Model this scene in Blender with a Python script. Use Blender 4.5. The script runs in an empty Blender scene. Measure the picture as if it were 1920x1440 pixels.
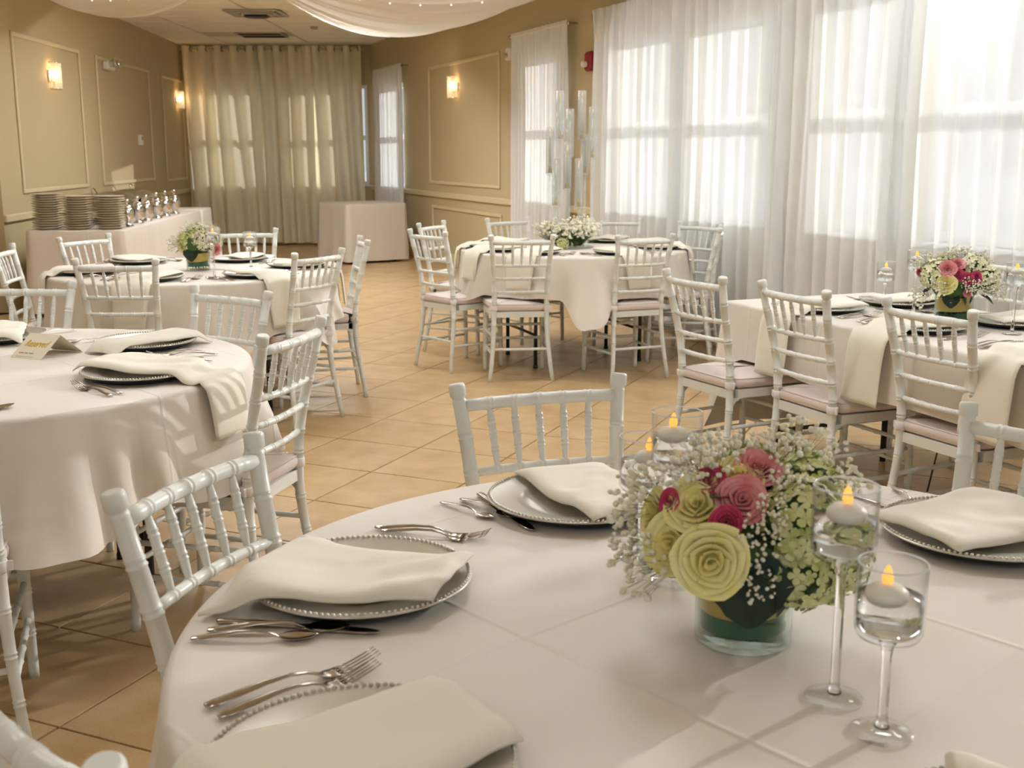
import bpy, bmesh, math, random
import numpy as np
from mathutils import Vector, Matrix, noise

scene = bpy.context.scene
COL = scene.collection
PI = math.pi

# ---------------------------------------------------------------- camera, sky, sun, exposure
cam_d = bpy.data.cameras.new('camera')
cam = bpy.data.objects.new('camera', cam_d)
COL.objects.link(cam)
cam.location = (0, 0, 1.40)
cam.rotation_euler = (PI / 2 - 0.2019, 0, 0)
cam_d.sensor_width = 36
cam_d.lens = 39.75
cam_d.clip_start = 0.05
cam_d.clip_end = 300
cam_d.dof.use_dof = True
cam_d.dof.focus_distance = 2.9
cam_d.dof.aperture_fstop = 9.0
scene.camera = cam

world = bpy.data.worlds.new('sky')
scene.world = world
world.use_nodes = True
wn = world.node_tree.nodes
wl = world.node_tree.links
bg = wn['Background']
SKY_STRENGTH = 0.52
geo = wn.new('ShaderNodeTexCoord')
sep = wn.new('ShaderNodeSeparateXYZ')
wl.new(geo.outputs['Generated'], sep.inputs[0])
ramp = wn.new('ShaderNodeValToRGB')
ramp.color_ramp.elements[0].position = 0.0
ramp.color_ramp.elements[0].color = (0.93, 0.96, 1.0, 1)
ramp.color_ramp.elements[1].position = 0.6
ramp.color_ramp.elements[1].color = (0.50, 0.72, 1.0, 1)
wl.new(sep.outputs['Z'], ramp.inputs[0])
wl.new(ramp.outputs[0], bg.inputs['Color'])
bg.inputs['Strength'].default_value = SKY_STRENGTH

sun_d = bpy.data.lights.new('sun', 'SUN')
sun_d.energy = 6.5
sun_d.color = (1.0, 0.97, 0.92)
sun_d.angle = math.radians(0.8)
sun = bpy.data.objects.new('sun', sun_d)
COL.objects.link(sun)
SUN_AZ, SUN_EL = math.radians(51), math.radians(14.8)
sun_dir = Vector((-math.sin(SUN_AZ) * math.cos(SUN_EL), -math.cos(SUN_AZ) * math.cos(SUN_EL), -math.sin(SUN_EL)))
sun.rotation_euler = sun_dir.to_track_quat('-Z', 'Y').to_euler()
sun.location = (20, 20, 10)

vs = scene.view_settings
vs.view_transform = 'Standard'
vs.look = 'None'
vs.gamma = 1.0
vs.use_curve_mapping = False
vs.exposure = 0.40
scene.cycles.max_bounces = 11
scene.cycles.use_adaptive_sampling = True
scene.cycles.adaptive_threshold = 0.02
scene.cycles.diffuse_bounces = 5
scene.cycles.transmission_bounces = 9
scene.cycles.transparent_max_bounces = 24
scene.cycles.sample_clamp_indirect = 6.0
scene.cycles.blur_glossy = 1.0
scene.cycles.use_denoising = True


# ---------------------------------------------------------------- helpers
def lin(c):
    return tuple(((v / 255) / 12.92 if v / 255 <= 0.04045 else ((v / 255 + 0.055) / 1.055) ** 2.4) for v in c)


def mat(name, col, rough=0.5, metal=0.0, var=0.06, scale=8.0, bump=0.0, bscale=60.0, spec=0.5, sheen=0.0, emit=None, estr=0.0, trans=0.0, ior=1.45, sub=0.0):
    m = bpy.data.materials.new(name)
    m.use_nodes = True
    nt = m.node_tree
    p = nt.nodes['Principled BSDF']
    c = tuple(col) + (1,)
    p.inputs['Roughness'].default_value = rough
    p.inputs['Metallic'].default_value = metal
    p.inputs['Specular IOR Level'].default_value = spec
    p.inputs['IOR'].default_value = ior
    if trans:
        p.inputs['Transmission Weight'].default_value = trans
    if sheen:
        p.inputs['Sheen Weight'].default_value = sheen
    if emit:
        p.inputs['Emission Color'].default_value = tuple(emit) + (1,)
        p.inputs['Emission Strength'].default_value = estr
    tc = nt.nodes.new('ShaderNodeTexCoord')
    if var:
        n = nt.nodes.new('ShaderNodeTexNoise')
        n.inputs['Scale'].default_value = scale
        n.inputs['Detail'].default_value = 4
        nt.links.new(tc.outputs['Object'], n.inputs['Vector'])
        mx = nt.nodes.new('ShaderNodeMix')
        mx.data_type = 'RGBA'
        mx.inputs[6].default_value = tuple(max(0, v * (1 - var)) for v in col) + (1,)
        mx.inputs[7].default_value = tuple(min(1, v * (1 + var)) for v in col) + (1,)
        nt.links.new(n.outputs['Fac'], mx.inputs[0])
        nt.links.new(mx.outputs[2], p.inputs['Base Color'])
    else:
        p.inputs['Base Color'].default_value = c
    if bump:
        n2 = nt.nodes.new('ShaderNodeTexNoise')
        n2.inputs['Scale'].default_value = bscale
        n2.inputs['Detail'].default_value = 5
        nt.links.new(tc.outputs['Object'], n2.inputs['Vector'])
        b = nt.nodes.new('ShaderNodeBump')
        b.inputs['Strength'].default_value = bump
        b.inputs['Distance'].default_value = 0.01
        nt.links.new(n2.outputs['Fac'], b.inputs['Height'])
        nt.links.new(b.outputs[0], p.inputs['Normal'])
    return m


class MB:
    """collects geometry for one mesh object"""

    def __init__(self):
        self.v, self.f, self.s = [], [], []

    def add(self, vs, fs, smooth=True):
        o = len(self.v)
        self.v += [tuple(float(c) for c in q) for q in vs]
        self.f += [tuple(i + o for i in f) for f in fs]
        self.s += [smooth] * len(fs)
        return o

    def box(self, c, size, rot=None, bevel=0.0):
        hx, hy, hz = [q / 2 for q in size]
        if bevel > 0:
            b = min(bevel, hx * .9, hy * .9, hz * .9)
            pts = []
            for sz in (-1, 1):
                for sx in (-1, 1):
                    for sy in (-1, 1):
                        pts += [(sx * (hx - b), sy * (hy - b), sz * hz), (sx * hx, sy * (hy - b), sz * (hz - b)), (sx * (hx - b), sy * hy, sz * (hz - b))]
            bm = bmesh.new()
            for q in pts:
                bm.verts.new(q)
            bmesh.ops.convex_hull(bm, input=bm.verts)
            bm.verts.ensure_lookup_table()
            bm.verts.index_update()
            vs_ = [v.co.copy() for v in bm.verts]
            fs = [[v.index for v in f.verts] for f in bm.faces]
            bm.free()
        else:
            vs_ = [Vector((x, y, z)) for x in (-hx, hx) for y in (-hy, hy) for z in (-hz, hz)]
            fs = [(0, 1, 3, 2), (4, 6, 7, 5), (0, 4, 5, 1), (2, 3, 7, 6), (0, 2, 6, 4), (1, 5, 7, 3)]
        if rot is not None:
            vs_ = [rot @ v for v in vs_]
        self.add([v + Vector(c) for v in vs_], fs, False)
        return self

    def tube(self, pts, radii, seg=10, caps=True, smooth=True, flat=1.0):
        pts = [Vector(p) for p in pts]
        n = len(pts)
        if not hasattr(radii, '__len__'):
            radii = [radii] * n
        vs_, fs = [], []
        t0 = (pts[1] - pts[0]).normalized()
        ref = Vector((0, 0, 1)) if abs(t0.z) < .9 else Vector((0, 1, 0))
        nx = t0.cross(ref).normalized()
        for i, p in enumerate(pts):
            t = (pts[min(i + 1, n - 1)] - pts[max(i - 1, 0)])
            if t.length < 1e-9:
                t = t0
            t = t.normalized()
            nx = (nx - t * nx.dot(t)).normalized()
            ny = t.cross(nx)
            for k in range(seg):
                a = 2 * PI * k / seg
                vs_.append(p + (nx * math.cos(a) + ny * math.sin(a) * flat) * radii[i])
        for i in range(n - 1):
            for k in range(seg):
                k2 = (k + 1) % seg
                fs.append((i * seg + k, i * seg + k2, (i + 1) * seg + k2, (i + 1) * seg + k))
        self.add(vs_, fs, smooth)
        if caps:
            self.add(vs_[:seg], [tuple(range(seg - 1, -1, -1))], False)
            self.add(vs_[-seg:], [tuple(range(seg))], False)
        return self

    def lathe(self, prof, seg=24, c=(0, 0, 0), smooth=True):
        vs_, fs = [], []
        for r, z in prof:
            for k in range(seg):
                a = 2 * PI * k / seg
                vs_.append((c[0] + r * math.cos(a), c[1] + r * math.sin(a), c[2] + z))
        n = len(prof)
        for i in range(n - 1):
            for k in range(seg):
                k2 = (k + 1) % seg
                fs.append((i * seg + k, i * seg + k2, (i + 1) * seg + k2, (i + 1) * seg + k))
        if prof[0][0] > 1e-6:
            fs.append(tuple(range(seg - 1, -1, -1)))
        if prof[-1][0] > 1e-6:
            fs.append(tuple((n - 1) * seg + k for k in range(seg)))
        self.add(vs_, fs, smooth)
        return self

    def grid(self, P, smooth=True, flip=False, wrap=False):
        """P: array rows x cols x 3"""
        P = np.asarray(P, float)
        r, c, _ = P.shape
        fs = []
        for i in range(r - 1):
            for j in range(c if wrap else c - 1):
                j2 = (j + 1) % c
                q = (i * c + j, i * c + j2, (i + 1) * c + j2, (i + 1) * c + j)
                fs.append(q[::-1] if flip else q)
        self.add(P.reshape(-1, 3), fs, smooth)
        return self

    def sphere(self, c, r, seg=8, rings=5, sx=1, sy=1, sz=1, rot=None):
        prof = [(math.sin(PI * i / rings), -math.cos(PI * i / rings)) for i in range(rings + 1)]
        vs_, fs = [], []
        for a, z in prof:
            for k in range(seg):
                t = 2 * PI * k / seg
                q = Vector((a * math.cos(t) * r * sx, a * math.sin(t) * r * sy, z * r * sz))
                if rot is not None:
                    q = rot @ q
                vs_.append(q + Vector(c))
        for i in range(rings):
            for k in range(seg):
                k2 = (k + 1) % seg
                fs.append((i * seg + k, i * seg + k2, (i + 1) * seg + k2, (i + 1) * seg + k))
        self.add(vs_, fs, True)
        return self

    def prism(self, outline, z0, z1, smooth=False):
        n = len(outline)
        vs_ = [(x, y, z0) for x, y in outline] + [(x, y, z1) for x, y in outline]
        fs = [tuple(range(n - 1, -1, -1)), tuple(range(n, 2 * n))]
        self.add(vs_, fs, False)
        self.add(vs_, [(i, (i + 1) % n, n + (i + 1) % n, n + i) for i in range(n)], smooth)
        return self

    def xform(self, M):
        self.v = [tuple(M @ Vector(q)) for q in self.v]
        return self

    def mesh(self, name, m, weld=True):
        me = bpy.data.meshes.new(name)
        me.from_pydata(self.v, [], self.f)
        me.polygons.foreach_set('use_smooth', self.s)
        if weld:
            bm = bmesh.new()
            bm.from_mesh(me)
            bmesh.ops.remove_doubles(bm, verts=bm.verts, dist=1e-6)
            bmesh.ops.dissolve_degenerate(bm, edges=bm.edges, dist=1e-7)
            bmesh.ops.recalc_face_normals(bm, faces=bm.faces)
            bm.to_mesh(me)
            bm.free()
        me.materials.append(m)
        me.update()
        return me


def tag(o, label=None, cat=None, group=None, kind=None):
    if label:
        o['label'] = label
    if cat:
        o['category'] = cat
    if group:
        o['group'] = group
    if kind:
        o['kind'] = kind
    return o


def obj(name, mb, m, parent=None, loc=None, rotz=0.0, weld=True):
    me = mb if isinstance(mb, bpy.types.Mesh) else mb.mesh(name, m, weld)
    o = bpy.data.objects.new(name, me)
    COL.objects.link(o)
    if parent is not None:
        o.parent = parent
    if loc is not None:
        o.location = loc
    if rotz:
        o.rotation_euler = (0, 0, rotz)
    return o


def empty(name, loc=(0, 0, 0), rotz=0.0):
    o = bpy.data.objects.new(name, None)
    o.empty_display_size = 0.05
    COL.objects.link(o)
    o.location = loc
    o.rotation_euler = (0, 0, rotz)
    return o


KIDS = {}


def kids(o):
    return [c for c in COL.objects if c.parent == o]


def tree_of(root):
    """list of (object, index of parent) for fast copying"""
    out = [(root, None)]
    i = 0
    pool = [c for c in COL.objects if c.parent is not None]
    while i < len(out):
        for c in pool:
            if c.parent == out[i][0]:
                out.append((c, i))
        i += 1
    return out


def copy_tree(tree, loc, rotz, label, group=None):
    new = []
    for o, pi in tree:
        c = o.copy()
        COL.objects.link(c)
        if pi is not None:
            c.parent = new[pi]
        new.append(c)
    r = new[0]
    r.location = loc
    r.rotation_euler = (0, 0, rotz)
    r['label'] = label
    if group:
        r['group'] = group
    return r


def fnoise(x, y, z=0.0):
    return noise.noise(Vector((x, y, z)))


# ---------------------------------------------------------------- materials
M = {}
M['wall'] = mat('painted_plaster', lin((188, 171, 134)), .75, var=.03, scale=1.5, bump=.05, bscale=180)
M['trim'] = mat('moulding_paint', lin((208, 193, 156)), .5, var=.02)
M['ceil'] = mat('ceiling_tile', lin((247, 241, 228)), .85, var=.03, bump=.15, bscale=250)
M['grid'] = mat('ceiling_grid', lin((205, 196, 172)), .6, var=.02)
M['grout'] = mat('floor_grout', lin((74, 52, 34)), .8, var=.1)
M['conc'] = mat('pale_concrete', lin((206, 204, 200)), .9, var=.08, scale=.4)
M['white_metal'] = mat('window_frame_paint', lin((225, 226, 228)), .4, var=.02)
M['chair'] = mat('chair_paint', lin((226, 227, 220)), .32, var=.025, scale=6, bump=.03, bscale=40)
M['cushion'] = mat('cushion_fabric', lin((226, 212, 206)), .8, var=.04, scale=14, bump=.1, bscale=300, sheen=.2)
M['strap'] = mat('strap_webbing', lin((232, 226, 224)), .8, var=.04, scale=30)
M['napkin'] = mat('napkin_fabric', lin((233, 226, 209)), .8, var=.03, scale=10, bump=.08, bscale=420, sheen=.2)
M['silver'] = mat('brushed_silver', lin((205, 201, 188)), .30, .55, var=.04, scale=5)
M['black'] = mat('black_underside_shade', lin((18, 22, 26)), .35, var=.05)
M['steel'] = mat('cutlery_steel', lin((178, 168, 156)), .16, 1.0, var=.03)
M['chrome'] = mat('chrome', lin((220, 218, 214)), .08, 1.0, var=.02)
M['plate'] = mat('stoneware', lin((206, 194, 172)), .3, var=.03)
M['ply'] = mat('plywood', lin((176, 140, 96)), .6, var=.15, scale=20)
M['legmetal'] = mat('grey_leg_steel', lin((70, 72, 74)), .4, .6, var=.08)
M['card'] = mat('card_stock', lin((226, 214, 190)), .8, var=.02)
M['gold'] = mat('gold_ink', lin((212, 170, 40)), .35, .6, var=.05)
M['ink'] = mat('grey_ink', lin((150, 138, 118)), .8, var=.05)
M['goldmesh'] = mat('gold_ribbon', lin((214, 178, 92)), .35, .7, var=.10, scale=60, bump=.4, bscale=400)
M['leaf'] = mat('dark_leaf', lin((22, 44, 24)), .4, var=.3, scale=25)
M['leaf2'] = mat('mid_leaf', lin((62, 92, 42)), .5, var=.25, scale=25)
M['leafwrap'] = mat('leaf_wrap', lin((34, 92, 68)), .35, var=.25, scale=18)
M['stemgreen'] = mat('flower_stem', lin((92, 112, 60)), .6, var=.2)
M['candlewax'] = mat('candle_wax', lin((236, 230, 216)), .45, var=.02)
M['taperwax'] = mat('taper_wax', lin((222, 214, 172)), .5, var=.03)
M['flame'] = mat('led_flame', (1, .55, .12), .5, var=0, emit=(1.0, .40, .06), estr=.85)
M['red'] = mat('alarm_red', lin((140, 14, 34)), .35, var=.03)
M['whiteplastic'] = mat('white_plastic', lin((226, 220, 208)), .4, var=.02)
M['darkvent'] = mat('dark_vent', lin((60, 50, 44)), .6, var=.1)
M['ventgrey'] = mat('vent_grey', lin((170, 160, 148)), .5, var=.05)
M['blackplastic'] = mat('black_plastic', lin((14, 14, 16)), .45, var=.05)
M['bulb'] = mat('fairy_bulb', (1, .9, .7), .4, var=0, emit=(1, .85, .6), estr=2.2)
M['foil'] = mat('foil_pan', lin((200, 196, 188)), .22, 1.0, var=.08, scale=40, bump=.3, bscale=60)


def cloth_mat(name, col, ang, pitch=0.46):
    m = mat(name, col, .52, var=.03, scale=3, sheen=.2)
    nt = m.node_tree
    p = nt.nodes['Principled BSDF']
    tc = nt.nodes.new('ShaderNodeTexCoord')
    mp = nt.nodes.new('ShaderNodeMapping')
    mp.inputs['Rotation'].default_value = (0, 0, ang)
    nt.links.new(tc.outputs['Object'], mp.inputs['Vector'])
    sp = nt.nodes.new('ShaderNodeSeparateXYZ')
    nt.links.new(mp.outputs[0], sp.inputs[0])

    def node(op, *ins):
        n = nt.nodes.new('ShaderNodeMath')
        n.operation = op
        for i, v in enumerate(ins):
            if isinstance(v, (int, float)):
                n.inputs[i].default_value = v
            else:
                nt.links.new(v, n.inputs[i])
        return n.outputs[0]
    hs = []
    for ax, off in (('X', .07), ('Y', .15)):
        d = node('ABSOLUTE', node('SUBTRACT', node('FRACT', node('ADD', node('DIVIDE', sp.outputs[ax], pitch), off)), 0.5))
        hs.append(node('EXPONENT', node('MULTIPLY', node('MULTIPLY', d, d), -9000.0)))
    ridge = node('ADD', hs[0], hs[1])
    w = nt.nodes.new('ShaderNodeTexNoise')
    w.inputs['Scale'].default_value = 5
    w.inputs['Detail'].default_value = 3
    nt.links.new(tc.outputs['Object'], w.inputs['Vector'])
    f = nt.nodes.new('ShaderNodeTexNoise')
    f.inputs['Scale'].default_value = 500
    nt.links.new(tc.outputs['Object'], f.inputs['Vector'])
    h = node('ADD', node('ADD', node('MULTIPLY', ridge, .30), node('MULTIPLY', w.outputs['Fac'], 1.1)), node('MULTIPLY', f.outputs['Fac'], .03))
    b = nt.nodes.new('ShaderNodeBump')
    b.inputs['Strength'].default_value = .45
    b.inputs['Distance'].default_value = .012
    nt.links.new(h, b.inputs['Height'])
    nt.links.new(b.outputs[0], p.inputs['Normal'])
    return m


M['cloth'] = cloth_mat('tablecloth_fabric', lin((224, 215, 202)), math.radians(-42))
M['buffetcloth'] = cloth_mat('buffet_cloth_fabric', lin((216, 204, 192)), 0.3, .6)
M['whitecloth'] = cloth_mat('white_cloth_fabric', lin((236, 232, 222)), 0.3, .6)


def fabric(name, col, transp, transl, weave=900, face=.0):
    """woven curtain: part see-through, part diffusing light, part reflecting"""
    m = bpy.data.materials.new(name)
    m.use_nodes = True
    nt = m.node_tree
    nt.nodes.remove(nt.nodes['Principled BSDF'])
    out = nt.nodes['Material Output']
    d = nt.nodes.new('ShaderNodeBsdfDiffuse')
    t = nt.nodes.new('ShaderNodeBsdfTranslucent')
    x = nt.nodes.new('ShaderNodeBsdfTransparent')
    tc = nt.nodes.new('ShaderNodeTexCoord')
    n = nt.nodes.new('ShaderNodeTexNoise')
    n.inputs['Scale'].default_value = 6
    nt.links.new(tc.outputs['Object'], n.inputs['Vector'])
    mx = nt.nodes.new('ShaderNodeMix')
    mx.data_type = 'RGBA'
    mx.inputs[6].default_value = tuple(v * .95 for v in col) + (1,)
    mx.inputs[7].default_value = tuple(min(1, v * 1.03) for v in col) + (1,)
    nt.links.new(n.outputs['Fac'], mx.inputs[0])
    nt.links.new(mx.outputs[2], d.inputs['Color'])
    nt.links.new(mx.outputs[2], t.inputs['Color'])
    a = nt.nodes.new('ShaderNodeMixShader')
    a.inputs[0].default_value = transl
    nt.links.new(d.outputs[0], a.inputs[1])
    nt.links.new(t.outputs[0], a.inputs[2])
    b = nt.nodes.new('ShaderNodeMixShader')
    nt.links.new(a.outputs[0], b.inputs[1])
    nt.links.new(x.outputs[0], b.inputs[2])
    if face:
        lw = nt.nodes.new('ShaderNodeLayerWeight')
        lw.inputs['Blend'].default_value = .35
        mr = nt.nodes.new('ShaderNodeMapRange')
        mr.inputs['From Min'].default_value = 0
        mr.inputs['From Max'].default_value = 1
        mr.inputs['To Min'].default_value = transp
        mr.inputs['To Max'].default_value = transp * (1 - face)
        nt.links.new(lw.outputs['Facing'], mr.inputs['Value'])
        nt.links.new(mr.outputs[0], b.inputs[0])
    else:
        b.inputs[0].default_value = transp
    nt.links.new(b.outputs[0], out.inputs['Surface'])
    return m


M['sheer'] = fabric('sheer_voile', (.90, .91, .90), .24, .105, face=.92)
M['drape'] = fabric('ivory_drape', lin((244, 236, 212)), .0, .13)
M['swag'] = fabric('ceiling_voile', lin((240, 234, 222)), .10, .45)


def glass_mat(name, col=(1, 1, 1), ior=1.45, rough=0.0):
    m = bpy.data.materials.new(name)
    m.use_nodes = True
    nt = m.node_tree
    nt.nodes.remove(nt.nodes['Principled BSDF'])
    g = nt.nodes.new('ShaderNodeBsdfGlass')
    g.inputs['Color'].default_value = tuple(col) + (1,)
    g.inputs['IOR'].default_value = ior
    g.inputs['Roughness'].default_value = rough
    nt.links.new(g.outputs[0], nt.nodes['Material Output'].inputs['Surface'])
    return m


def thin_glass(name, tint=(1, 1, 1), refl=.5):
    m = bpy.data.materials.new(name)
    m.use_nodes = True
    nt = m.node_tree
    nt.nodes.remove(nt.nodes['Principled BSDF'])
    x = nt.nodes.new('ShaderNodeBsdfTransparent')
    x.inputs['Color'].default_value = tuple(tint) + (1,)
    g = nt.nodes.new('ShaderNodeBsdfGlossy')
    g.inputs['Roughness'].default_value = .02
    f = nt.nodes.new('ShaderNodeLayerWeight')
    f.inputs['Blend'].default_value = .5
    pw = nt.nodes.new('ShaderNodeMath')
    pw.operation = 'POWER'
    pw.inputs[1].default_value = 4.0
    nt.links.new(f.outputs['Facing'], pw.inputs[0])
    k = nt.nodes.new('ShaderNodeMath')
    k.operation = 'MULTIPLY_ADD'
    k.inputs[1].default_value = .85 * refl
    k.inputs[2].default_value = .03 * refl
    nt.links.new(pw.outputs[0], k.inputs[0])
    b = nt.nodes.new('ShaderNodeMixShader')
    nt.links.new(k.outputs[0], b.inputs[0])
    nt.links.new(x.outputs[0], b.inputs[1])
    nt.links.new(g.outputs[0], b.inputs[2])
    nt.links.new(b.outputs[0], nt.nodes['Material Output'].inputs['Surface'])
    return m


M['pane'] = thin_glass('window_glass', (.97, .98, 1.0), .6)
M['glass'] = glass_mat('clear_glass', (1, 1, 1), 1.45)
M['tubeglass'] = thin_glass('clear_tube', (.97, .985, .985), 1.0)
M['water'] = glass_mat('water', (1, 1, 1), 1.33)
_m = M['tubeglass']
_nt = _m.node_tree
_d = _nt.nodes.new('ShaderNodeBsdfTranslucent')
_d2 = _nt.nodes.new('ShaderNodeBsdfDiffuse')
_mx1 = _nt.nodes.new('ShaderNodeMixShader')
_mx2 = _nt.nodes.new('ShaderNodeMixShader')
_mx2.inputs[0].default_value = .22
_src = _nt.nodes['Material Output'].inputs['Surface'].links[0].from_socket
_nt.links.new(_d.outputs[0], _mx1.inputs[1])
_nt.links.new(_d2.outputs[0], _mx1.inputs[2])
_nt.links.new(_src, _mx2.inputs[1])
_nt.links.new(_mx1.outputs[0], _mx2.inputs[2])
_nt.links.new(_mx2.outputs[0], _nt.nodes['Material Output'].inputs['Surface'])
M['bowlglass'] = thin_glass('bowl_glass', (.985, .99, .99), 1.1)
M['rimglass'] = mat('polished_glass_rim', (.95, .97, .98), .08, var=.01, trans=.5, ior=1.5)
M['vaseglass'] = thin_glass('vase_glass', (.93, .97, .95), 1.2)


def petal_mat(name, col, col2):
    m = mat(name, col, .6, var=.0, sheen=.2)
    nt = m.node_tree
    p = nt.nodes['Principled BSDF']
    tc = nt.nodes.new('ShaderNodeTexCoord')
    n = nt.nodes.new('ShaderNodeTexNoise')
    n.inputs['Scale'].default_value = 30
    n.inputs['Detail'].default_value = 3
    nt.links.new(tc.outputs['Object'], n.inputs['Vector'])
    r = nt.nodes.new('ShaderNodeValToRGB')
    r.color_ramp.elements[0].position = .3
    r.color_ramp.elements[1].position = .7
    r.color_ramp.elements[0].color = tuple(col) + (1,)
    r.color_ramp.elements[1].color = tuple(col2) + (1,)
    nt.links.new(n.outputs['Fac'], r.inputs[0])
    nt.links.new(r.outputs[0], p.inputs['Base Color'])
    p.inputs['Subsurface Weight'].default_value = .15
    p.inputs['Subsurface Radius'].default_value = (.01, .008, .004)
    p.inputs['Subsurface Scale'].default_value = .3
    return m


M['yrose'] = petal_mat('yellow_petal', lin((236, 222, 132)), lin((244, 236, 176)))
M['prose'] = petal_mat('pink_petal', lin((216, 116, 122)), lin((234, 168, 166)))
M['hrose'] = petal_mat('magenta_petal', lin((166, 30, 74)), lin((206, 64, 106)))
M['hydra'] = petal_mat('green_white_petal', lin((182, 190, 98)), lin((232, 232, 184)))
M['hydraw'] = petal_mat('cream_petal', lin((222, 220, 172)), lin((246, 242, 216)))
M['breath'] = petal_mat('tiny_white_petal', lin((226, 220, 190)), lin((246, 243, 226)))

# floor tile: warm stoneware with soft clouding and grain
ft = mat('floor_tile_glaze', lin((204, 166, 112)), .34, var=.0)
nt = ft.node_tree
p = nt.nodes['Principled BSDF']
tc = nt.nodes.new('ShaderNodeTexCoord')
oi = nt.nodes.new('ShaderNodeObjectInfo')
ad = nt.nodes.new('ShaderNodeVectorMath')
ad.operation = 'ADD'
sc_ = nt.nodes.new('ShaderNodeVectorMath')
sc_.operation = 'SCALE'
sc_.inputs['Scale'].default_value = 1.0
cb = nt.nodes.new('ShaderNodeCombineXYZ')
ml = nt.nodes.new('ShaderNodeMath')
ml.operation = 'MULTIPLY'
ml.inputs[1].default_value = 50
nt.links.new(oi.outputs['Random'], ml.inputs[0])
nt.links.new(ml.outputs[0], cb.inputs[0])
nt.links.new(tc.outputs['Object'], ad.inputs[0])
nt.links.new(cb.outputs[0], ad.inputs[1])
n1 = nt.nodes.new('ShaderNodeTexNoise')
n1.inputs['Scale'].default_value = 5
n1.inputs['Detail'].default_value = 6
nt.links.new(ad.outputs[0], n1.inputs['Vector'])
n2 = nt.nodes.new('ShaderNodeTexNoise')
n2.inputs['Scale'].default_value = 160
n2.inputs['Detail'].default_value = 2
nt.links.new(ad.outputs[0], n2.inputs['Vector'])
av = nt.nodes.new('ShaderNodeMath')
av.operation = 'MULTIPLY_ADD'
av.inputs[1].default_value = .35
nt.links.new(n2.outputs['Fac'], av.inputs[0])
nt.links.new(n1.outputs['Fac'], av.inputs[2])
rp = nt.nodes.new('ShaderNodeValToRGB')
rp.color_ramp.elements[0].position = .45
rp.color_ramp.elements[1].position = .95
rp.color_ramp.elements[0].color = lin((184, 147, 99)) + (1,)
rp.color_ramp.elements[1].color = lin((214, 186, 142)) + (1,)
nt.links.new(av.outputs[0], rp.inputs[0])
nt.links.new(rp.outputs[0], p.inputs['Base Color'])
M['tile'] = ft

# ---------------------------------------------------------------- room
K = 1.06
CEIL = 2.99


def zz(z):
    return 1.4 + (z - 1.4) * K


RP = Vector((-2.153, 17.7, 0))                       # back right corner
RA = math.radians(-21.6)
RT = Vector((-math.sin(RA), -math.cos(RA), 0))       # along the window wall towards the camera
RN = Vector((-math.cos(RA), math.sin(RA), 0))        # into the room
LP = Vector((-4.995, 17.7, 0))                        # back left corner
LA = math.radians(-4.0)
LT = Vector((-math.sin(LA), -math.cos(LA), 0))
LN = Vector((math.cos(LA), -math.sin(LA), 0))


def wall_pt(side, s, z, off=0.0):
    """point s metres from the back corner along a side wall (s in survey units), off metres into the room"""
    if side == 'R':
        q = RP + RT * (s * K) + RN * off
    elif side == 'L':
        q = LP + LT * (s * K) + LN * off
    else:
        q = Vector((s, 17.7 - off, 0))
    return Vector((q.x, q.y, z))


ANG = {'R': math.atan2(RT.y, RT.x), 'L': math.atan2(LT.y, LT.x), 'B': 0.0}


def wall_box(mb, side, s0, s1, z0, z1, o0, o1, bevel=0.0):
    """box lying on a wall: s along, z up, o off the wall (negative = outwards)"""
    c = wall_pt(side, (s0 + s1) / 2, (z0 + z1) / 2, (o0 + o1) / 2)
    L = abs(s1 - s0) * (K if side != 'B' else 1)
    mb.box(c, (L, abs(o1 - o0), z1 - z0), Matrix.Rotation(ANG[side], 3, 'Z'), bevel)


def wall_with_holes(name, side, s0, s1, holes, thick=.22):
    mb = MB()
    cur = s0
    for a, b, z0, z1 in holes:
        wall_box(mb, side, cur, a, 0, CEIL, -thick, 0)
        wall_box(mb, side, a, b, 0, z0, -thick, 0)
        wall_box(mb, side, a, b, z1, CEIL, -thick, 0)
        cur = b
    wall_box(mb, side, cur, s1, 0, CEIL, -thick, 0)
    return obj(name, mb, M['wall'], weld=False)


WZ0, WZ1, WZM = zz(.94), zz(2.29), zz(1.61)
RWIN = [(.74, 1.68), (5.95, 6.76), (7.84, 8.87), (9.07, 10.09), (10.48, 11.28), (11.40, 12.32), (12.75, 13.75), (13.9, 14.9), (15.3, 16.3), (16.45, 17.45), (17.8, 18.8), (18.95, 19.95)]
wr = wall_with_holes('wall_right', 'R', -.25, 22.0, [(a, b, WZ0, WZ1) for a, b in RWIN])
tag(wr, 'long tan window wall on the right behind the sheer curtains', 'wall', kind='structure')
wb = MB()
BW = [(-4.65, -3.5), (-3.2, -2.2)]
cur = -5.2
for a, b in BW:
    wall_box(wb, 'B', cur, a, 0, CEIL, -.2, 0)
    wall_box(wb, 'B', a, b, 0, WZ0, -.2, 0)
    wall_box(wb, 'B', a, b, WZ1 + .06, CEIL, -.2, 0)
    cur = b
wall_box(wb, 'B', cur, -1.95, 0, CEIL, -.2, 0)
wb = obj('wall_back', wb, M['wall'], weld=False)
tag(wb, 'tan end wall hidden behind the ivory floor length drapes', 'wall', kind='structure')
wlm = MB()
wall_box(wlm, 'L', -.2, 7.28, 0, CEIL, -.2, 0)
wl_ = obj('wall_left', wlm, M['wall'], weld=False)
tag(wl_, 'tan left wall with three moulded panels above the buffet', 'wall', kind='structure')
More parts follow.
